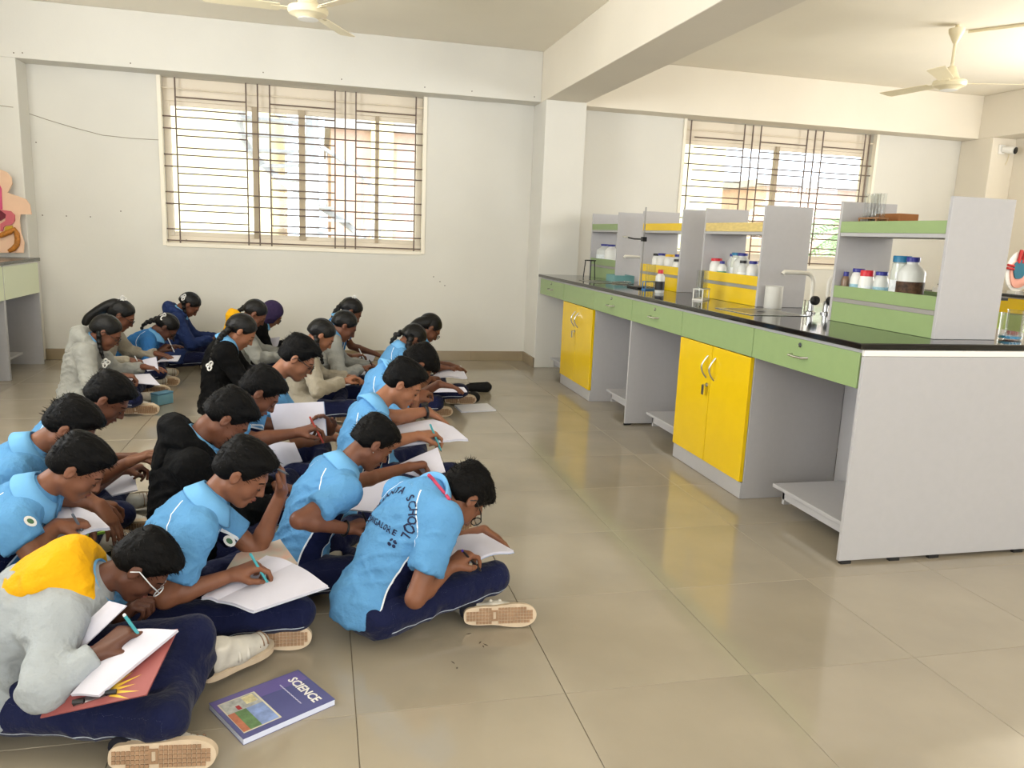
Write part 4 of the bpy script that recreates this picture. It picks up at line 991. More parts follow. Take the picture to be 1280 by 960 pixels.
    p2 = np.minimum(np.minimum(.016*s-np.abs(lat-(.040+(.96-t)*.30)*s), fq-.025*s), np.minimum((t-.30)*.3, (.86-t)*.3)); pan_ = np.maximum(pan_, np.where(da < .050*s, -.03, p2))
    seam = lat-(.062+(.96-t)*.29)*s; seam = np.where((t > .58) & (t < .97) & (da > .02), seam, .5)
    gm = part('jacket' if jac else 'shirt', np_mesh('top', V2-O, F_, tpm, {'panel': pan_, 'seam': seam}), root)
    # collar
    ax = unit(nb-N); cl = unit(lf-ax*(ax@lf)); cf = np.cross(cl, ax)
    cm = shirt_in or m_col
    col = MB(); n_ = 26; g0 = .32
    prof = [(.059, .034), (.064, .038), (.080, .014), (.103, -.020), (.100, -.027), (.064, .0)]
    vs = []; cc_ = N+ax*.020*s-O
    for i in range(n_):
        a = g0+(2*PI-2*g0)*i/(n_-1); fl_ = 1+.10*math.cos(a)
        for r, z in prof: vs.append(cc_+(cf*math.cos(a)*fl_+cl*math.sin(a)*1.06)*r*s+ax*(z-.008*math.cos(a))*s)
    m_ = len(prof); col.add(vs, [(i*m_+j, i*m_+(j+1) % m_, (i+1)*m_+(j+1) % m_, (i+1)*m_+j) for i in range(n_-1) for j in range(m_)]+[tuple(range(m_-1, -1, -1)), tuple((n_-1)*m_+j for j in range(m_))])
    co = col.build('collar', cm, gm if not jac else root, smooth='all')
    # ---- hair
    hmat = hairm or (m_hair if hair == 'short' else m_hairg)
    hp_ = [(p_ell(HP(-.016, 0, .033), HR, A(.101, .0815, .0905)*k), .01)]
    if hair == 'short': hp_ += [(p_ell(HP(.045, 0, .083), HR, A(.056, .062, .032*fringe)*k), .03), (p_ell(HP(-.02, 0, .10), HR, A(.075, .062, .026*fringe)*k), .03), (p_ell(HP(-.06, 0, -.02), HR, A(.05, .066, .055)*k), .02)]
    elif hair == 'girl': hp_ += [(p_ell(HP(-.075, 0, -.005), HR, A(.042, .058, .062)*k), .03)]
    Fd = Field([a[0] for a in hp_], .0042 if near else .006, .03)
    for a, kk in hp_: Fd.add(a, kk*k)
    if hair != 'scarf':
        Fd.plane(HP(.0435 if hair == 'short' else .046, 0, 0)*0+HP(*(A(.8, 0, -.6)*.036)), HR @ A(.8, 0, -.6))
        Fd.plane(HP(0, 0, -.058), HR @ A(-.15, 0, -1.))
        for sgn in (1, -1): Fd.sub(p_ell(HP(.004, sgn*.088, -.022), HR, A(.030, .02, .036)*k), .012*k)
    else:
        Fd.add(p_cone(HP(-.02, 0, -.05), N+Z*.0, .088*k, .10*k), .05); Fd.add(p_ell(HP(.01, 0, -.02), HR, A(.078, .078, .10)*k), .03)
        Fd.sub(p_ell(HP(.075, 0, -.025), HR, A(.06, .052, .075)*k), .015)
    V, F_, Nn = Fd.nets()
    loc = (V-Hd)@HR
    if hair == 'short':
        ds = (vnoise(loc*A(.35, 1.2, .9), 150, 4)-.5)*.006+(vnoise(loc, 30, 1)-.5)*.008
    else: ds = (vnoise(loc*A(.3, 2.2, .8), 60, 4)-.5)*.004
    if hair != 'scarf':
        dc = .036*k-loc @ A(.8, 0, -.6); w_ = np.clip(1-dc/(.024*k), 0, 1)**1.5; V = V-(HR @ (unit(A(1, 0, .25))))[None, :]*(w_*(.010 if hair == 'short' else .012)*k)[:, None]-Nn*(w_*.002)[:, None]
        w2 = np.clip(1-(loc[:, 2]+.058*k)/(.03*k), 0, 1); V = V-Nn*(w2*.006*k)[:, None]
    top_ = np.clip((loc[:, 2]+.03)/.06, .25, 1); V = V+Nn*(ds*top_*k)[:, None]
    ho = part('hair' if hair != 'scarf' else 'headscarf', np_mesh('hair', V-O, F_, hmat), root)
    if hair == 'short':
        # loose strands over the cap so that the outline is not a smooth shell
        rs = np.random.RandomState(int(abs(head[0]*7+head[1])) % 9999); nst = 900 if near else 260
        pick = rs.randint(0, len(V), nst); pick = pick[loc[pick, 2] > -.035*k]
        sv = []; sf = []
        for i in pick:
            fl_ = HR @ A(.75+rs.rand()*.5, (rs.rand()-.5)*.9, -.15+(rs.rand()-.5)*.5); nn = Nn[i]; d_ = unit(fl_-nn*(fl_@nn)+nn*(.25+.45*rs.rand())); l_ = (.012+.016*rs.rand())*k
            w_ = unit(np.cross(d_, nn))*.0016*k; b_ = V[i]-nn*.004*k-O; j = len(sv); sv += [b_-w_, b_+w_, b_+d_*l_*.6+w_*.7, b_+d_*l_]; sf.append((j, j+1, j+2, j+3))
        part('loose_strands', np_mesh('loose_strands', np.array(sv), np.array(sf), hmat), ho)['kind'] = 'stuff'
    # face details
    def curve(pts, r, nm, m, par=None): return MB().tube([HP(*p)-O for p in pts], [x*k for x in r], 6).build(nm, m, par or root, smooth='all')
    if hair != 'scarf' or True:
        for sgn in (1, -1):
            curve([(.090, sgn*.012, .016), (.092, sgn*.024, .021), (.085, sgn*.040, .020), (.072, sgn*.052, .014)], [.0025, .0038, .0034, .0018], 'eyebrow', m_hair)
            curve([(.087, sgn*.019, -.011), (.0895, sgn*.030, -.0135), (.086, sgn*.040, -.012), (.079, sgn*.047, -.009)], [.0012, .0022, .0022, .0014], 'eyelash', m_lash)
    if near: 
        curve([(.090, -.017, -.0665), (.0985, -.005, -.0625), (.0985, .005, -.0625), (.090, .017, -.0665)], [.0025, .0045, .0045, .0025], 'lip', m_lip)
        curve([(.086, -.014, -.076), (.0925, 0, -.0785), (.086, .014, -.076)], [.003, .0048, .003], 'lip', m_lip)
    if glasses:
        gl = MB()
        for sgn in (1, -1):
            gl.tube([HP(.104, sgn*.033+.023*math.cos(a), -.010+.018*math.sin(a)*(1 if math.sin(a) > 0 else 1.05))-O for a in np.linspace(0, 2*PI, 19)[:-1]], .0022*k, 6, closed=True)
            gl.tube([HP(.102, sgn*.056, -.002)-O, HP(.06, sgn*.076, .004)-O, HP(-.005, sgn*.084, .010)-O, HP(-.024, sgn*.084, -.012)-O], .0022*k, 6)
        gl.tube([HP(.105, -.011, -.004)-O, HP(.109, 0, .0)-O, HP(.105, .011, -.004)-O], .002*k, 6)
        go = gl.build('glasses', glasses, root, smooth='all')
        ln = MB()
        for sgn in (1, -1):
            c_ = [HP(.104, sgn*.033+.022*math.cos(a), -.010+.0175*math.sin(a))-O for a in np.linspace(0, 2*PI, 17)[:-1]]; j = len(ln.v); ln.add(c_, [tuple(range(16))])
        ln.build('lens', m_lab, go)
    # braids / ponytail: list of (x,y,z) head points or ('w', world)
    for bi, bp in enumerate(braid or []):
        if 'at' in bp: pts = [HP(*bp['at'])]+[HP(*bp['at'])+fw*f_*s+lf*l_*s+Z*z_*s for f_, l_, z_ in bp['w']]
        else: pts = [HP(*p) if len(p) == 3 else J(*p[:2], p[2]) for p in [x[:3] for x in bp['p']]] if not bp.get('px') else [J(*p) for p in bp['p']]
        seg = []; tot = 0
        for a, b_ in zip(pts[:-1], pts[1:]):
            L = np.linalg.norm(b_-a); n_ = max(1, int(L/.017))
            for i in range(n_): seg.append(a+(b_-a)*i/n_)
        seg.append(pts[-1]); r0 = bp.get('r', .017)*s; prs = []
        sidev = unit(np.cross(unit(pts[-1]-pts[0]), fw+A(.1, .2, .3)))
        for i, c_ in enumerate(seg):
            r = r0*(1-.45*i/len(seg)); off = sidev*(r*.38*(1 if i % 2 else -1)) if bp.get('plait', True) else 0
            prs.append(p_sph(c_+off, r))
        Fd = Field(prs, .005)
        for p in prs: Fd.add(p, .006 if bp.get('plait', True) else .02)
        V, F_, Nn = Fd.nets(); part('braid' if bp.get('plait', True) else 'ponytail', np_mesh('braid', V-O, F_, hmat), ho)
    for rp in ribbon or []:
        c_ = (HP(*rp[0]) if len(rp[0]) == 3 else J(*rp[0][:2], rp[0][2]))-O if not (len(rp) > 1 and rp[1] == 'px') else J(*rp[0])-O
        rb_ = MB()
        for a in (.5, 2.2, 3.7, 5.3):
            d1 = HR @ A(math.cos(a)*.6, .5*math.sin(a*2), math.sin(a)); d2 = unit(np.cross(d1, HR[:, 1]))
            lp = [c_+d1*.034*s*math.sin(x)+d2*.012*s*math.sin(2*x) for x in np.linspace(0, PI, 9)]; lp = [c_+(d1*math.cos(x)*.018+d1*.018+d2*math.sin(x)*.011)*s for x in np.linspace(PI*.95, -PI*.95, 12)]
            rb_.tube(lp, [.006*s]*len(lp), 5)
        rb_.build('ribbon', m_rib, ho, smooth='all')
    info = dict(root=root, O=O, J=J, HP=HP, sp=sp, fr=fr, N=N, P0=P0, fw=fw, lf=lf, gm=gm, Bk=Bk, WR=WR, WL=WL, dR=unit(dR), pR=unit(pR), tipR=tR[0], thR=thR, s=s, ER=ER, EL=EL, SR=SR, SL=SL, HR=HR, Hd=Hd, dL=unit(dL), tipL=tL[0], thL=thL, ax=ax, KR=KR, KL=KL, nb=nb)
    if hood: 
        # a hood lying on the shoulders: thick folded collar draped behind the neck
        pr_ = []
        for i in range(17):
            a = PI*.22+(2*PI-.44*PI)*i/16; wgt = (1-math.cos(a))/2
            c_ = N+ax*(.004+.012*wgt)*s+(cf*math.cos(a)*(.078+.03*wgt)+cl*math.sin(a)*.092)*s
            pr_.append((p_sph(c_, (.020+.026*wgt)*s), .03))
        pr_.append((p_ell(sp(.84)-fr(.84)[:, 0]*.095*s, fr(.84), A(.042, .10, .085)*s*hood.get('size', 1.)), .05))
        Fd = Field([p[0] for p in pr_], .007)
        for p, kk in pr_: Fd.add(p, kk)
        V, F_, Nn = Fd.nets(); V = V-Nn*(((np.abs(vnoise(V, 20, 6)-.5)*2)-.5)*.012)[:, None]
        part('hood', np_mesh('hood', V-O, F_, hood['m']), root)
    return info
def rod(name, p, q, r, m, label, cat, cap=None, group=None):
    o = thing(name, label, cat, tuple(float(x) for x in p), 0, group); d = np.asarray(q)-np.asarray(p)
    MB().tube([A(0, 0, 0)+d*.06, d*.97], r, 8).build('barrel', m, o, smooth=True)
    MB().tube([A(0, 0, 0), d*.06], [.0012, r*.9], 8).build('tip', mat('pen_tip', rgb(60, 60, 64), .4), o, smooth=True)
    MB().tube([d*.97, d], [r*1.05, r*.8], 8).build('cap', cap or m, o, smooth=True)
    return o
def pen_in(info, m, label, cap=None, L=.14, left=False):
    d, pn = (info['dR'], info['pR']) if not left else (info['dL'], A(0, 0, -1))
    ti, th = (info['tipR'], info['thR']) if not left else (info['tipL'], info['thL'])
    c_ = (ti+th)/2; ax = unit(unit(pn)*.8+d*.35)
    return rod('pen', c_+ax*.028, c_-ax*(L-.028), .0042, m, label, 'pen', cap, 'pens held by the pupils')
def slab(mb, quad, nrm, th, mi=0):
    n = unit(nrm)*th; vs = [Vector(q) for q in quad]+[Vector(np.asarray(q)-n) for q in quad]
    mb.add(vs, [(0, 1, 2, 3), (7, 6, 5, 4), (0, 4, 5, 1), (1, 5, 6, 2), (2, 6, 7, 3), (3, 7, 4, 0)], mi); return mb

# ------------------------------------------------------------------ the pupils
G = {}
bk_ = mat('pen_black', rgb(20, 20, 24), .4); tl_ = mat('pen_teal', rgb(70, 160, 170), .4); wh_ = mat('pen_white', rgb(220, 222, 226), .4); gy_ = mat('pen_grey', rgb(96, 100, 108), .4); bl_ = mat('pen_blue', rgb(40, 44, 150), .4); rd_ = mat('pencil_red', rgb(176, 70, 56), .5); lg_ = mat('pen_lime', rgb(150, 200, 60), .4)
G[1] = person('pupil in blue polo and black glasses bent over a book, nearest the yellow cabinets', (578, 621, 2.72), 24, 60, s=.91, hs=.93, neck=(534, 618), near=True, glasses=m_spec, skin=0,
    ra=dict(e=(519, 748, -.20), w=(563, 708, -.15), t=(590, 686, -.13), pn=(.3, .2, -1)), la=dict(e=(560, 680, .16), w=(604, 663, .10), t=(640, 682, .07), pn=(0, 0, -1)), kr=(618, 722, .115), shl=dict(h=(584, 771, .044), t=(664, 768, .046), up=(.0, .92, -.22)))
G[2] = person('pupil in blue polo with ear stud writing with both forearms on a tilted white book', (466, 553, 2.88), 15, 42, s=0.87, hs=0.79, neck=(424, 588), near=True, skin=1,
    ra=dict(e=(374, 650, -.21), w=(434, 661, -.19), t=(458, 652, -.17)), la=dict(e=(440, 604, .10), w=(510, 584, .22), t=(541, 578, .22), pn=(.3, 0, -1)), lpose='fist', shl=dict(h=(370, 716, .03), t=(418, 704, .03), up=(-.3, -.4, .85)))
G[3] = person('pupil in blue polo with black wristwatch and face turned towards the room', (504, 479, 3.4), 12, 32, -20, s=0.9, hs=0.83, neck=(464, 513), near=True, skin=2,
    ra=dict(e=(474, 556, -.17), w=(522, 545, -.13), t=(545, 541, -.12)), la=dict(e=(498, 521, .10), w=(534, 514, .12), t=(563, 530, .10)))
G[4] = person('pupil in blue polo with head bowed low behind the boy with the wristwatch', (522, 456, 3.95), 12, 62, s=0.9, hs=0.86, neck=(482, 468), near=True, skin=1, la=dict(w=(548, 480, .05), t=(567, 483, .05)), ra=dict(w=(520, 500, -.15)))
G[5] = person('girl in blue polo with a thick plait over her shoulder', (517, 424, 5.6), 10, 48, s=0.893, hs=0.883, hair='girl', skin=1, topm=m_shirt, braid=[dict(at=(-.05, -.065, -.01), w=[(-.03, -.03, -.07), (.0, -.04, -.16)], r=.028), dict(at=(-.085, .03, .0), w=[(-.08, 0, -.03), (-.12, 0, -.09)], r=.026)], la=dict(w=(550, 459, .1), t=(565, 460, .1)))
G[6] = person('girl with long loose black hair closest to the skirting and column', (537, 410, 6.0), 10, 45, s=0.912, hs=0.902, hair='girl', skin=1, braid=[dict(at=(-.05, -.02, .03), w=[(-.09, 0, -.02), (-.16, 0, -.08), (-.2, 0, -.16)], r=.055, plait=False)], glasses=m_spec)
G[7] = person('pupil in blue polo resting his forehead on a raised hand', (303, 590, 2.45), 6, 36, -10, s=0.9, hs=0.84, neck=(256, 632), near=True, skin=0,
    ra=dict(e=(206, 748, -.17), w=(290, 719, -.13), t=(330, 703, -.12)), la=dict(e=(321, 690, .12), w=(352, 615, .10), t=(352, 574, .09), pn=(-1, -.1, 0)), lpose='relax', kr=(372, 765, .11), shl=dict(h=(292, 801, .044), t=(366, 797, .046), up=(.05, .92, -.15)))
G[8] = person('pupil in a black hooded sweatshirt bent forward in the middle of the group', (284, 522, 2.92), 10, 48, s=0.9, hs=0.87, neck=(240, 556), near=True, skin=1, top='jacket', topm=m_blk, hood=dict(m=m_blk, size=.8))
G[9] = person('pupil in blue polo writing on an upright white sheet', (325, 490, 3.34), 8, 44, s=0.9, hs=0.86, neck=(288, 515), near=True, skin=1,
    ra=dict(e=(316, 550, -.15), w=(371, 541, -.10), t=(398, 532, -.10)), la=dict(w=(416, 540, .04), t=(402, 522, .02), pn=(-.5, -.8, 0)), lpose='relax')
G[10] = person('pupil in blue polo wearing dark-rimmed glasses, upright behind the white sheet', (372, 447, 3.85), 6, 34, -8, s=0.93, hs=0.87, neck=(338, 478), near=True, skin=2, glasses=m_spec)
G[11] = person('girl in an oat-grey jacket with one dark plait tied at her chest', (402, 419, 5.3), 5, 40, pel=(372, 486), s=0.912, hs=0.902, hair='girl', skin=2, top='jacket', topm=m_jgrey2, braid=[dict(at=(-.03, -.065, -.03), w=[(0, -.04, -.08), (.03, -.03, -.14), (.04, -.02, -.19)], r=.022)], ra=dict(w=(430, 477, -.15), t=(452, 466, -.15)))
G[12] = person('girl in a grey jacket writing with a teal-sleeved wrist behind the oat-jacket girl', (431, 407, 5.8), 5, 36, s=0.912, hs=0.902, hair='girl', skin=1, top='jacket', topm=m_jgrey, ra=dict(w=(452, 461, -.12), t=(466, 457, -.12)))
G[13] = person('girl in deep blue polo with lanyard writing near the wall', (439, 389, 6.4), 3, 40, s=0.912, hs=0.902, hair='girl', skin=1, topm=m_shirt2, braid=[dict(at=(-.085, 0, .03), w=[(-.05, 0, -.03), (-.1, 0, -.09), (-.13, 0, -.17)], r=.028)], ribbon=[((-.06, -.02, .10),)], ra=dict(w=(440, 446, -.15), t=(455, 442, -.15)))
G[14] = person('pupil in a silver jacket with yellow hood, nearest to the viewer', (178, 706, 2.12), 2, 54, s=0.92, hs=0.78, neck=(108, 735), near=True, skin=3, top='jacket', topm=m_jsil, hood=dict(m=m_yel, size=1.3), glasses=m_specw, puff=.02,
    ra=dict(e=(56, 862, -.30), w=(122, 818, -.24), t=(156, 790, -.21)), la=dict(w=(148, 778, .08), t=(163, 760, .08)), lpose='fist', kr=(205, 900, .10), kl=(243, 795, .19), shl=dict(h=(140, 948, .044), t=(246, 944, .046), up=(.05, .92, -.15)), shr=dict(h=(256, 850, .03), t=(332, 812, .03), up=(-.25, -.45, .85)))
G[15] = person('pupil in blue polo with navy chest stripe at the photo edge above the yellow hood', (97, 584, 2.45), 6, 40, s=0.93, hs=0.83, neck=(40, 622), near=True, skin=0,
    ra=dict(e=(40, 690, -.17), w=(70, 657, -.05), t=(102, 654, -.02)), la=dict(e=(95, 622, .17), w=(122, 630, .16), t=(138, 652, .14)))
G[16] = person('pupil in blue polo mostly hidden between two dark-haired heads by the photo edge', (88, 534, 2.82), 6, 42, s=0.9, hs=0.86, neck=(32, 566), near=True, skin=0, la=dict(w=(160, 578, .0), t=(185, 568, .0)))
G[17] = person('pupil in blue polo with short neat hair in front of the grey-jacket girl', (134, 498, 3.28), 8, 42, s=0.9, hs=0.87, neck=(86, 528), near=True, skin=1)
G[18] = person('girl in a pale grey hooded jacket with glasses and a ribboned plait', (133, 415, 5.3), 5, 36, pel=(100, 490), s=0.959, hs=0.949, hair='girl', skin=1, top='jacket', topm=m_jgrey, glasses=m_spec, hood=dict(m=m_jgrey, size=.8), braid=[dict(at=(-.03, -.07, -.02), w=[(0, -.02, -.08), (.02, -.02, -.17)], r=.02)], ribbon=[((.12, -.09, -.17),)], ra=dict(w=(150, 470, -.1), t=(180, 470, -.1)))
G[19] = person('girl in an off-white jacket with glasses and a thick ponytail', (152, 394, 5.9), 5, 34, s=0.94, hs=0.93, hair='girl', skin=1, top='jacket', topm=m_jgrey2, glasses=m_spec, braid=[dict(at=(-.085, 0, .05), w=[(-.06, 0, -.02), (-.13, 0, -.06), (-.2, 0, -.11), (-.22, 0, -.15)], r=.045, plait=False)], ribbon=[((-.06, -.02, .115),)], ra=dict(w=(162, 450, -.15), t=(178, 452, -.15)))
G[20] = person('girl in deep blue polo with white flower ribbon and a dark side stripe', (208, 409, 6.35), 5, 52, s=0.921, hs=0.911, hair='girl', skin=3, topm=m_shirt2, glasses=m_spec, ribbon=[((-.09, -.05, .05),)], braid=[dict(at=(-.085, 0, .03), w=[(-.07, 0, -.02), (-.14, 0, -.05), (-.17, .0, -.09)], r=.026), dict(at=(-.02, .06, .0), w=[(.05, .03, -.08), (.06, .03, -.15)], r=.018)])
G[21] = person('girl in a navy hooded jacket against the wall under the window', (237, 381, 7.0), 5, 48, s=0.912, hs=0.902, hair='girl', skin=1, top='jacket', topm=m_navyj, hood=dict(m=m_navyj, size=.8), ribbon=[((-.09, -.06, .02),)], braid=[dict(at=(-.07, -.06, .0), w=[(.0, -.02, -.07), (.01, -.02, -.13)], r=.024)])
G[22] = person('girl in a black jacket with a plait hanging down her back', (302, 414, 5.15), 5, 40, s=0.94, hs=0.93, hair='girl', skin=2, top='jacket', topm=m_blk, braid=[dict(p=[(288, 410, -.04), (277, 420, -.06), (269, 434, -.09), (264, 450, -.11)], px=True, r=.026)], ribbon=[((263, 457, -.13), 'px')])
G[23] = person('girl in a grey jacket with a yellow hood beside the purple scarf', (319, 392, 6.2), 5, 42, s=0.912, hs=0.902, hair='girl', skin=1, top='jacket', topm=m_jgrey, hood=dict(m=m_yel, size=.9), braid=[dict(at=(-.085, 0, .02), w=[(-.06, 0, -.03), (-.11, 0, -.08)], r=.026)])
G[24] = person('girl wearing a dark purple headscarf at the wall', (340, 392, 6.72), 5, 42, s=0.912, hs=0.902, hair='scarf', hairm=m_hij, skin=2, top='jacket', topm=m_blk, glasses=m_spec)

# ------------------------------------------------------------------ books, sheets and pens
def ppt(u, v, P, n): d = ray(u, v); return _C+d*(((P-_C)@n)/(d@n))
def leaf(q, n, th, arch=0., nseg=8):
    # a stack of pages: quad q (a,b along the spine, then c,d on the free edge), arched a little between spine and free edge
    q = [np.asarray(x, float) for x in q]; mb = MB(); vs = []
    for i in range(nseg+1):
        t = i/nseg
        for p0, p1 in ((q[0], q[3]), (q[1], q[2])): vs.append(p0*(1-t)+p1*t+n*arch*math.sin(PI*min(1, t*1.15))**1)
    m_ = len(vs); vs += [p-n*th for p in vs]
    fs = []
    for i in range(nseg):
        a, b, c, d = 2*i, 2*i+1, 2*i+3, 2*i+2; fs += [(a, b, c, d), (m_+d, m_+c, m_+b, m_+a), (a, d, m_+d, m_+a), (b, m_+b, m_+c, c)]
    e_ = 2*nseg; fs += [(0, m_, m_+1, 1), (e_, e_+1, m_+e_+1, m_+e_)]
    return mb.add(vs, fs)
def book(label, P, n, quads, th=.006, arch=.01, cover=None, m=None, name='notebook', cat='notebook', group='open notebooks on laps'):
    P = np.asarray(P, float); n = unit(n); pts = [[ppt(u, v, P, n) for u, v in q] for q in quads]
    c0 = np.mean(pts[0], 0); t = thing(name, label, cat, tuple(float(x) for x in c0), 0, group)
    for q in pts: leaf([x-c0 for x in q], n, th, arch).build('page', m or m_paper, t, smooth=True)
    if cover:
        for q in pts:
            ctr = np.mean(q, 0); leaf([(x-ctr)*1.02+ctr-c0-n*(th+.0005) for x in q], n, .0015, arch).build('cover', cover, t, smooth=True)
    return t, c0, pts
up_ = A(0, 0, 1.); cvb = mat('cover_blue', rgb(150, 170, 200), .5); cvp = mat('cover_pale', rgb(200, 205, 214), .5)
m_map = mat('printed_page', rgb(186, 190, 176), .6, .2, var=.12, scale=18, col2=rgb(206, 168, 150)); m_ruled = mat('ruled_page', rgb(214, 214, 222), .7, .2, var=.05, scale=60, stretch=(1, 14, 1))
book('open notebook under the hands of the boy nearest the cabinets', G[1]['WR']-A(0, 0, .035), (-.1, -.1, 1), [[(556, 678), (594, 700), (642, 688), (603, 666)], [(594, 700), (556, 678), (524, 690), (556, 716)]], .008, .012, cvb)
book('tilted white notebook held before the boy with the ear stud', onz(470, 622, .25), (-.35, -.55, .75), [[(500, 595), (470, 640), (424, 636), (434, 612)]], .006, .004, cvp)
book('loose white page under the fist of the boy with the ear stud', G[2]['WL']+A(.03, .05, -.03), (-.25, -.55, .75), [[(487, 586), (523, 596), (557, 590), (547, 559)]], .004, .003)
book('open notebook before the boy with the wristwatch', G[3]['WR']-A(0, 0, .035), (-.1, -.15, 1), [[(541, 524), (562, 550), (500, 556), (496, 532)], [(562, 550), (541, 524), (566, 533), (585, 549)]], .007, .003, cvp)
book('white notebook by the head-bowed boy behind the wristwatch', onz(560, 470, .26), (-.1, -.25, 1), [[(536, 474), (546, 466), (580, 464), (584, 472)]], .012, .02)
book('thin white notebook under the forearm above the dark pencil cases', onz(555, 487, .22), (-.1, -.1, 1), [[(530, 490), (536, 482), (580, 484), (584, 489)]], .008, .004)
book('notebook on the lap of the loose-haired girl by the wall', G[6]['Bk'], (-.1, -.1, 1), [[(540, 461), (547, 457), (576, 457), (578, 461)]], .008, .004)
book('open notebook with blank page under the boy resting on his hand', G[7]['WR']-A(0, 0, .035), (-.05, -.12, 1), [[(272, 750), (366, 704), (410, 732), (317, 763)], [(366, 704), (272, 750), (252, 746), (333, 694)]], .007, .006, cvp)
book('printed map book lying under the notebook of the boy resting on his hand', G[7]['WR']-A(0, 0, .055), (-.05, -.12, 1), [[(276, 722), (296, 692), (350, 674), (372, 704)]], .006, .003, None, m_map, 'textbook', 'book')
# clipboard with notebook on the nearest pupil's lap
ncl = unit((-.22, -.38, .9)); Pcl = onz(140, 845, .235)
cb_ = [ppt(u, v, Pcl, ncl) for u, v in [(50, 897), (183, 868), (222, 786), (92, 812)]]; c0 = np.mean(cb_, 0)
cbt = thing('clipboard', 'pink clipboard with yellow burst print under the nearest notebook', 'clipboard', tuple(float(x) for x in c0))
m_clip = mat('clipboard_pink', rgb(150, 82, 80), .5, .3, var=.05, scale=20)
leaf([x-c0 for x in cb_], ncl, .004, 0).build('board', m_clip, cbt)
q_ = [ppt(u, v, Pcl, ncl)+ncl*.004-c0 for u, v in [(92, 884), (144, 868), (146, 862), (92, 876)]]
leaf(q_, ncl, .004, 0).build('clip', m_steel, cbt)
for u, v in ((99, 879), (140, 867)):
    p = ppt(u, v, Pcl, ncl)+ncl*.006-c0; MB().tube([p-A(.012, 0, 0), p+A(.012, 0, .0)], .006, 8).build('clip_end', m_dark, cbt, smooth=True)
bst = MB(); pc_ = ppt(128, 866, Pcl, ncl)+ncl*.0007-c0; e1 = unit(ppt(160, 858, Pcl, ncl)-ppt(128, 866, Pcl, ncl)); e2 = np.cross(ncl, e1)
for i in range(11):
    a = -.5+i*.26; d1 = e1*math.cos(a)+e2*math.sin(a); d2 = -e1*math.sin(a)+e2*math.cos(a); bst.add([pc_+d1*.012-d2*.006, pc_+d1*.012+d2*.006, pc_+d1*(.075+.015*(i % 2))], [(0, 1, 2)])
bst.build('burst_print', mat('burst_yellow', rgb(222, 180, 60), .5), cbt)
book('white notebook clipped over the pink board of the nearest pupil', Pcl+ncl*.018, ncl, [[(160, 787), (88, 868), (123, 869), (222, 787)]], .008, .004)
book('raised blank notebook page beside the nearest pupil\'s chin', ppt(115, 790, Pcl, ncl)+ncl*.02, unit((-.55, -.5, .55)), [[(88, 824), (158, 757), (136, 751), (99, 786)]], .003, .004)
book('notebook with writing before the pupil at the photo edge', G[15]['WR']-A(0, 0, .035), (-.1, -.1, 1), [[(87, 634), (100, 668), (137, 659), (118, 641)], [(100, 668), (87, 634), (56, 642), (64, 670)]], .007, .008, cvp)
book('notebook under the reaching hand beside the black sweatshirt', onz(150, 598, .2), (-.1, -.1, 1), [[(126, 608), (164, 583), (172, 612), (140, 619)]], .006, .006)
book('curled white page beside the black sweatshirt boy', onz(358, 570, .28), (-.3, -.4, .8), [[(334, 556), (352, 585), (378, 576), (368, 553)]], .004, .012)
book('ruled page showing behind the raised elbow', onz(324, 628, .2), (-.2, -.3, 1), [[(308, 622), (320, 646), (342, 636), (338, 612)]], .005, .002, None, m_ruled)
nsh = unit((-.25, -.85, .45)); Psh = G[9]['WR']+A(.02, .12, .0)
book('upright white sheet written on beside the dark-rimmed glasses boy', Psh, nsh, [[(345, 545), (335, 506), (404, 502), (408, 544)]], .004, .004, cvb)
book('notebook on the lap of the pale grey jacket girl', onz(176, 474, .22), (-.1, -.2, 1), [[(155, 470), (165, 479), (200, 481), (187, 467)]], .006, .004)
book('raised notebook of the ponytail girl', onz(188, 455, .3), (-.3, -.8, .5), [[(184, 464), (178, 450), (195, 446), (198, 462)]], .005, .003)
book('notebook before the girl with the flower ribbon', onz(212, 450, .23), (-.1, -.1, 1), [[(196, 452), (206, 446), (226, 444), (222, 451)]], .006, .004)
book('sheet before the girl with the yellow hood', onz(335, 430, .3), (-.2, -.6, .8), [[(318, 437), (320, 426), (350, 421), (346, 437)]], .004, .004)
book('notebook peeking out behind the black jacket girl', onz(325, 447, .22), (-.1, -.2, 1), [[(312, 446), (320, 440), (352, 440), (346, 447)]], .006, .004)
book('notebook under the wrist of the oat jacket girl', onz(424, 476, .24), (-.1, -.2, 1), [[(406, 486), (412, 472), (440, 468), (438, 480)]], .006, .004)
book('notebook under the wrist of the teal-sleeved girl', onz(438, 465, .24), (-.1, -.2, 1), [[(424, 470), (432, 462), (458, 460), (456, 468)]], .006, .004)
book('notebook on the lap of the deep blue polo girl near the wall', onz(458, 448, .22), (-.1, -.2, 1), [[(446, 450), (452, 443), (470, 443), (466, 451)]], .006, .004)
book('thin exercise book lying on the floor before the dark pencil cases', onz(594, 508, .012), up_, [[(568, 506), (577, 514), (620, 512), (609, 504)]], .011, 0, cvp, m_ruled, 'exercise_book', 'book', None)
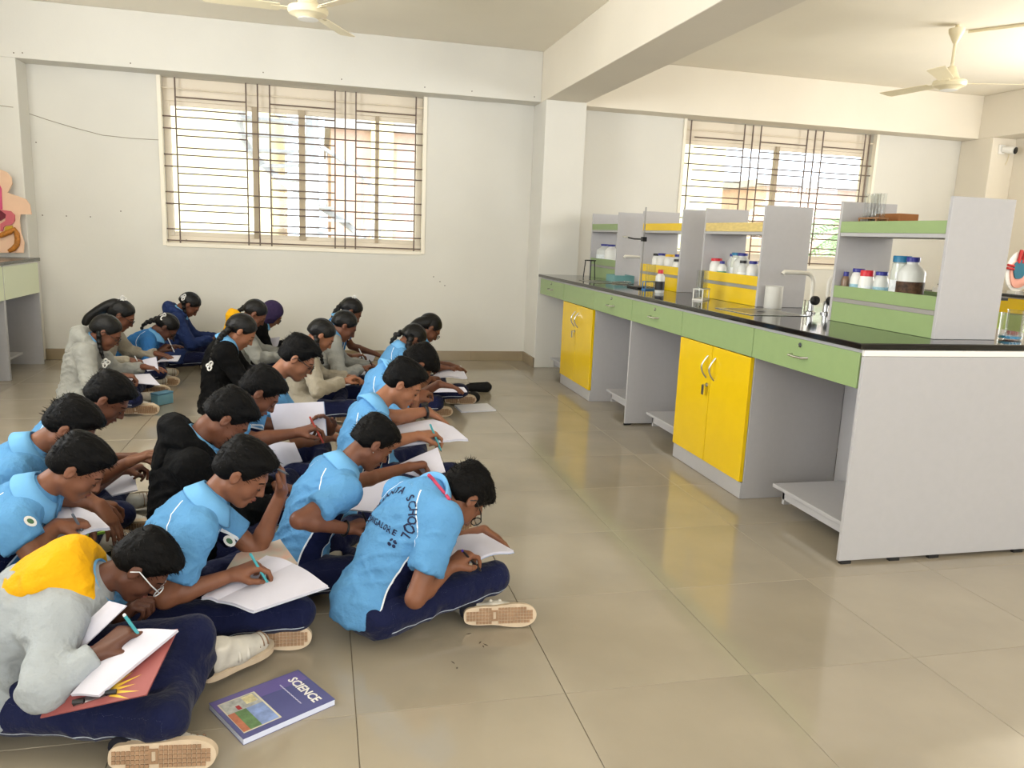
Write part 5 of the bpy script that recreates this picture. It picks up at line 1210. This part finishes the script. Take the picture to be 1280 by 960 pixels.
# science textbook
sq = [onz(u, v, .018) for u, v in [(261, 879), (304, 924), (419, 874), (373, 837)]]; c0 = np.mean(sq, 0); c0[2] = 0
sb = thing('science_textbook', 'blue-violet science textbook lying on the floor beside a white shoe', 'book', tuple(float(x) for x in c0))
q_ = [x-c0 for x in sq]
leaf([x*.992-A(0, 0, .0012) for x in q_], up_, .0155, 0).build('page', mat('page_block', rgb(214, 220, 240), .7), sb)
m_cov = mat('cover_violet', rgb(86, 88, 136), .35, .4, var=.05, scale=8)
leaf(q_, up_, .001, 0).build('cover', m_cov, sb); leaf([x-A(0, 0, .0172) for x in q_], up_, .0008, 0).build('cover', m_cov, sb)
def bil(a, b, z=.0004): # a along the long side from the picture end to the title end, b across
    return (q_[0]*(1-a)+q_[3]*a)*(1-b)+(q_[1]*(1-a)+q_[2]*a)*b+A(0, 0, z)
def patch(nm, a0, a1, b0, b1, m, z=.0004, par=sb): leaf([bil(a0, b0, z), bil(a0, b1, z), bil(a1, b1, z), bil(a1, b0, z)], up_, .0003, 0).build(nm, m, par)
patch('cover_band', .0, .98, .02, .30, mat('band_violet', rgb(104, 94, 152), .35), .0003)
patch('cover_picture', .045, .44, .12, .90, mat('pic_cream', rgb(206, 200, 180), .5), .0006)
patch('cover_picture', .06, .42, .14, .42, mat('pic_grey', rgb(170, 172, 168), .5, var=.25, scale=60), .0009)
patch('cover_picture', .20, .42, .42, .88, mat('pic_sky', rgb(130, 150, 196), .5, var=.25, scale=40), .0009)
patch('cover_picture', .10, .24, .42, .88, mat('pic_green', rgb(96, 126, 84), .5, var=.3, scale=50), .0011)
patch('cover_picture', .05, .12, .42, .88, mat('pic_rust', rgb(176, 110, 84), .5, var=.2, scale=50), .0012)
patch('cover_picture', .17, .21, .30, .40, mat('pic_red', rgb(160, 50, 54), .5), .0014)
patch('cover_picture', .28, .40, .16, .34, mat('pic_straw', rgb(206, 196, 150), .5, var=.3, scale=80), .0013)
def text_mesh(txt, size, ext=.0003):
    cu = bpy.data.curves.new('lettering', 'FONT'); cu.body = txt; cu.size = size; cu.align_x = 'CENTER'; cu.align_y = 'CENTER'; cu.extrude = ext; cu.offset = size*.022; cu.resolution_u = 2
    o = bpy.data.objects.new('lettering', cu); C.objects.link(o); bpy.context.view_layer.update()
    me = bpy.data.meshes.new_from_object(o.evaluated_get(bpy.context.evaluated_depsgraph_get())); bpy.data.objects.remove(o); return me
ex = unit(bil(.5, 1)-bil(.5, 0)); ey = unit(bil(1, .5)-bil(0, .5)); ey = unit(ey-ex*(ex@ey)); wB = np.linalg.norm(bil(.5, 1)-bil(.5, 0))
for txt, a, b, fz, m in (('SCIENCE', .845, .52, .185, m_white), ('Standard Six', .70, .50, .10, mat('title_pale', rgb(190, 190, 214), .5))):
    if txt != 'SCIENCE': txt = '~~~~~~~~~~'
    me = text_mesh(txt, wB*fz); me.materials.append(m); o = link_mesh('title', me, sb)
    p = bil(a, b, .0012); o.matrix_local = Matrix([[ex[0], ey[0], 0, p[0]], [ex[1], ey[1], 0, p[1]], [ex[2], ey[2], 1, p[2]], [0, 0, 0, 1]])
# pencil cases and small boxes on the floor
def pencil_case(u, v, L, yaw, label, logo=False):
    p = onz(u, v, 0); t = thing('pencil_case', label, 'pencil case', (float(p[0]), float(p[1]), 0), yaw)
    pr_ = [p_cone(A(-L/2, 0, .04), A(L/2, 0, .042), .034, .042)]; Fd = Field(pr_, .006)
    for x in pr_: Fd.add(x, .01)
    Fd.plane((0, 0, .002), (0, 0, -1)); V, F_, Nn = Fd.nets(); V = V+Nn*((vnoise(V, 30, 2)-.5)*.008)[:, None]
    part('body', np_mesh('case', V, F_, mat('case_black', rgb(16, 16, 18), .7, .3, bump=.2, bscale=60)), t)
    MB().tube([(-L/2, -.01, .079), (0, -.012, .083), (L/2, -.01, .085)], .003, 6).build('zip', m_dark, t, smooth=True)
    MB().tube([(-L/2-.03, 0, .05), (-L/2-.055, 0, .035), (-L/2-.06, -.01, .02)], .006, 6).build('pull_loop', m_dark, t, smooth=True)
    if logo: MB().tube([(.03+.014*math.cos(a), -.0405, .045+.014*math.sin(a)) for a in np.linspace(.3, 5.4, 12)], .003, 5).build('round_logo', m_specw, t)
    return t
pencil_case(597, 490, .16, .1, 'dark pencil case lying farther from the exercise book')
pencil_case(580, 503, .17, -.05, 'dark pencil case with pale round logo beside the exercise book', True)
p = onz(203, 505, 0); pb = thing('pencil_box', 'small light blue pencil box on the floor beside the tan shoe sole', 'box', (float(p[0]), float(p[1]), 0), .9)
MB().box(-.07, .07, -.035, .035, .001, .075).build('case', mat('box_blue', rgb(120, 170, 190), .5), pb, bevel=.005)
MB().box(-.072, .072, -.037, .037, .076, .09).build('lid', mat('lid_blue', rgb(90, 140, 170), .5), pb, bevel=.005)
# pens
pen_in(G[1], bk_, 'black pen with violet cap held by the boy nearest the cabinets', mat('pen_violet', rgb(70, 50, 160), .4))
pen_in(G[2], bk_, 'black pen held low by the boy with the ear stud')
pen_in(G[3], tl_, 'teal pen held by the boy with the wristwatch')
pen_in(G[7], tl_, 'pale teal pen held by the boy resting on his hand')
pen_in(G[9], rd_, 'red pencil held over the upright sheet')
pen_in(G[14], tl_, 'teal pen with white end held by the nearest pupil', wh_)
pen_in(G[15], gy_, 'grey pen held by the pupil at the photo edge')
pen_in(G[19], wh_, 'white pen held by the ponytail girl')
pen_in(G[20], wh_, 'white pen held by the girl with the flower ribbon')
pen_in(G[13], wh_, 'white pen held by the deep blue polo girl near the wall')
pen_in(G[12], bk_, 'black pen held by the teal-sleeved girl')
p = onz(105, 671, .235); q = onz(135, 664, .235); rod('highlighter', p, q, .006, lg_, 'lime green highlighter lying on the edge-seat notebook', 'pen')
_h = G[7]; c_ = (_h['tipL']+_h['thL'])/2; rod('pen', c_+A(.05, -.02, -.02), c_+A(-.06, .03, .03), .004, gy_, 'dark pen pinched in the raised hand', 'pen', None, 'pens held by the pupils')

# ------------------------------------------------------------------ small details worn by the pupils
def snapper(o):
    me = o.data; bv = BVHTree.FromPolygons([v.co.copy() for v in me.vertices], [tuple(p.vertices) for p in me.polygons])
    return bv
def back_text(info, txt, place_fn, size, m, name):
    bv = snapper(info['gm']); O = info['O']; allv = []; allf = []
    for i, ch in enumerate(txt):
        if ch == ' ': continue
        cx, cy, ang = place_fn(i)
        me = text_mesh(ch, size, 0.)
        # refine is not needed: letters are small
        ok = True; vs = []
        for v in me.vertices:
            x = v.co.x*math.cos(ang)-v.co.y*math.sin(ang)+cx; y = v.co.x*math.sin(ang)+v.co.y*math.cos(ang)+cy
            t = info['tb']+y/(.43*info['s']); fr = info['fr'](t); st = info['sp'](t)-O-fr[:, 1]*x-fr[:, 0]*.4
            hit = bv.ray_cast(Vector(st), Vector(fr[:, 0]))
            if hit[0] is None: hit = bv.find_nearest(Vector(st)+Vector(fr[:, 0])*.3)
            vs.append(hit[0]+hit[1]*.002)
        if ok:
            MB().add(vs, [tuple(p.vertices) for p in me.polygons]).build(name, m, info['gm'])
inf1 = G[1]; inf1['tb'] = .66; n_ = len('VEDHANTA SCHOOL')
m_ink = mat('print_navy', rgb(24, 32, 66), .8)
def arc(i): a = math.radians(205-(215/(n_-1))*i); return .016+.092*math.cos(a), .085*math.sin(a)*1.05, a-PI/2
back_text(inf1, 'VEDHANTA SCHOOL', arc, .034, m_ink, 'printed_letter')
back_text(inf1, 'BANGALORE', lambda i: (.010+(i-4)*.0165, -.024, 0), .024, m_ink, 'printed_letter')
back_text(inf1, '....', lambda i: (.082+.012*(i % 2), -.030-.012*(i//2), 0), .06, m_ink, 'printed_emblem')
def worn_strip(info, pts, r, m, name):
    bv = snapper(info['gm']); O = info['O']; out = []
    for p in pts:
        d = Vector(p-_C); hit = bv.ray_cast(Vector(_C-O), d.normalized())
        q = hit[0]+hit[1]*.003 if hit[0] is not None else Vector(p-O); out.append(q)
    MB().tube(out, r, 6).build(name, m, info['root'], smooth='all')
J1 = G[1]['J']
worn_strip(G[1], [J1(536+i*4.2, 594+i*5.2, -.04) for i in range(7)], .006, mat('lanyard_red', rgb(190, 60, 90), .7), 'lanyard')
for k, (u, v) in enumerate(((214, 690),)): pass
# wristwatch, wrist bands, stud
w3 = G[3]; d = w3['dL']; c_ = w3['EL']+(w3['WL']-w3['EL'])*.93-w3['O']; ax_ = unit(w3['WL']-w3['EL']); e1 = unit(np.cross(ax_, up_)); e2 = np.cross(e1, ax_)
MB().tube([c_+(e1*math.cos(a)+e2*math.sin(a))*.029 for a in np.linspace(0, 2*PI, 17)[:-1]], .007, 6, closed=True).build('wristwatch', m_dark, w3['root'], smooth='all')
MB().lathe([(0, 0), (.017, 0), (.017, .008), (0, .008)], n=14, M=Matrix([[e1[i], np.cross(e2, e1)[i], e2[i]] for i in range(3)]).to_4x4()).build('watch_case', m_dark, w3['root'], loc=tuple(c_+e2*.03))
w2 = G[2]; c_ = w2['ER']+(w2['WR']-w2['ER'])*.95-w2['O']; ax_ = unit(w2['WR']-w2['ER']); e1 = unit(np.cross(ax_, up_)); e2 = np.cross(e1, ax_)
MB().tube([c_+(e1*math.cos(a)+e2*math.sin(a))*.026 for a in np.linspace(0, 2*PI, 17)[:-1]], .004, 6, closed=True).build('wrist_band', m_dark, w2['root'], smooth='all')
p = w2['HP'](-.006, -.09, -.036)-w2['O']; MB().lathe([(0, -.003), (.003, 0), (0, .003)], n=8).build('ear_stud', m_steel, w2['root'], loc=tuple(p))
# chest crests on two polos
for gi, (u, v) in ((7, (287, 676)), (15, (37, 652))):
    inf_ = G[gi]; bv = snapper(inf_['gm']); p = inf_['J'](u, v, -.08); hit = bv.ray_cast(Vector(_C-inf_['O']), Vector(p-_C).normalized())
    if hit[0] is not None:
        nn = hit[1]; a1 = nn.orthogonal().normalized(); a2 = nn.cross(a1)
        cr_ = MB().add([hit[0]+nn*.003+(a1*math.cos(t)*.016+a2*math.sin(t)*.022) for t in np.linspace(0, 2*PI, 15)[:-1]], [tuple(range(14))]); o = cr_.build('chest_crest', m_rib, inf_['gm'])
        MB().add([hit[0]+nn*.0036+(a1*math.cos(t)*.008+a2*math.sin(t)*.012) for t in np.linspace(0, 2*PI, 13)[:-1]], [tuple(range(12))]).build('chest_crest', mat('crest_green', rgb(70, 110, 80), .7), inf_['gm'])
# scuff marks on the floor tiles before the front pupil
m_scuff = mat('scuff', rgb(70, 58, 46), .6)
for u, v, l, a in ((586, 792, .02, .2), (600, 803, .018, .9), (607, 806, .022, 2.2), (566, 828, .02, 2.0), (571, 835, .012, 1.2), (604, 808, .015, 1.6)):
    p = onz(u, v, .0006); MB().prism([(-l/2, -.001), (0, -.003), (l/2, 0), (0, .002)], 0, .0004, M=Matrix.Rotation(a, 4, 'Z')).build('scuff_mark', m_scuff, fl, loc=tuple(p))
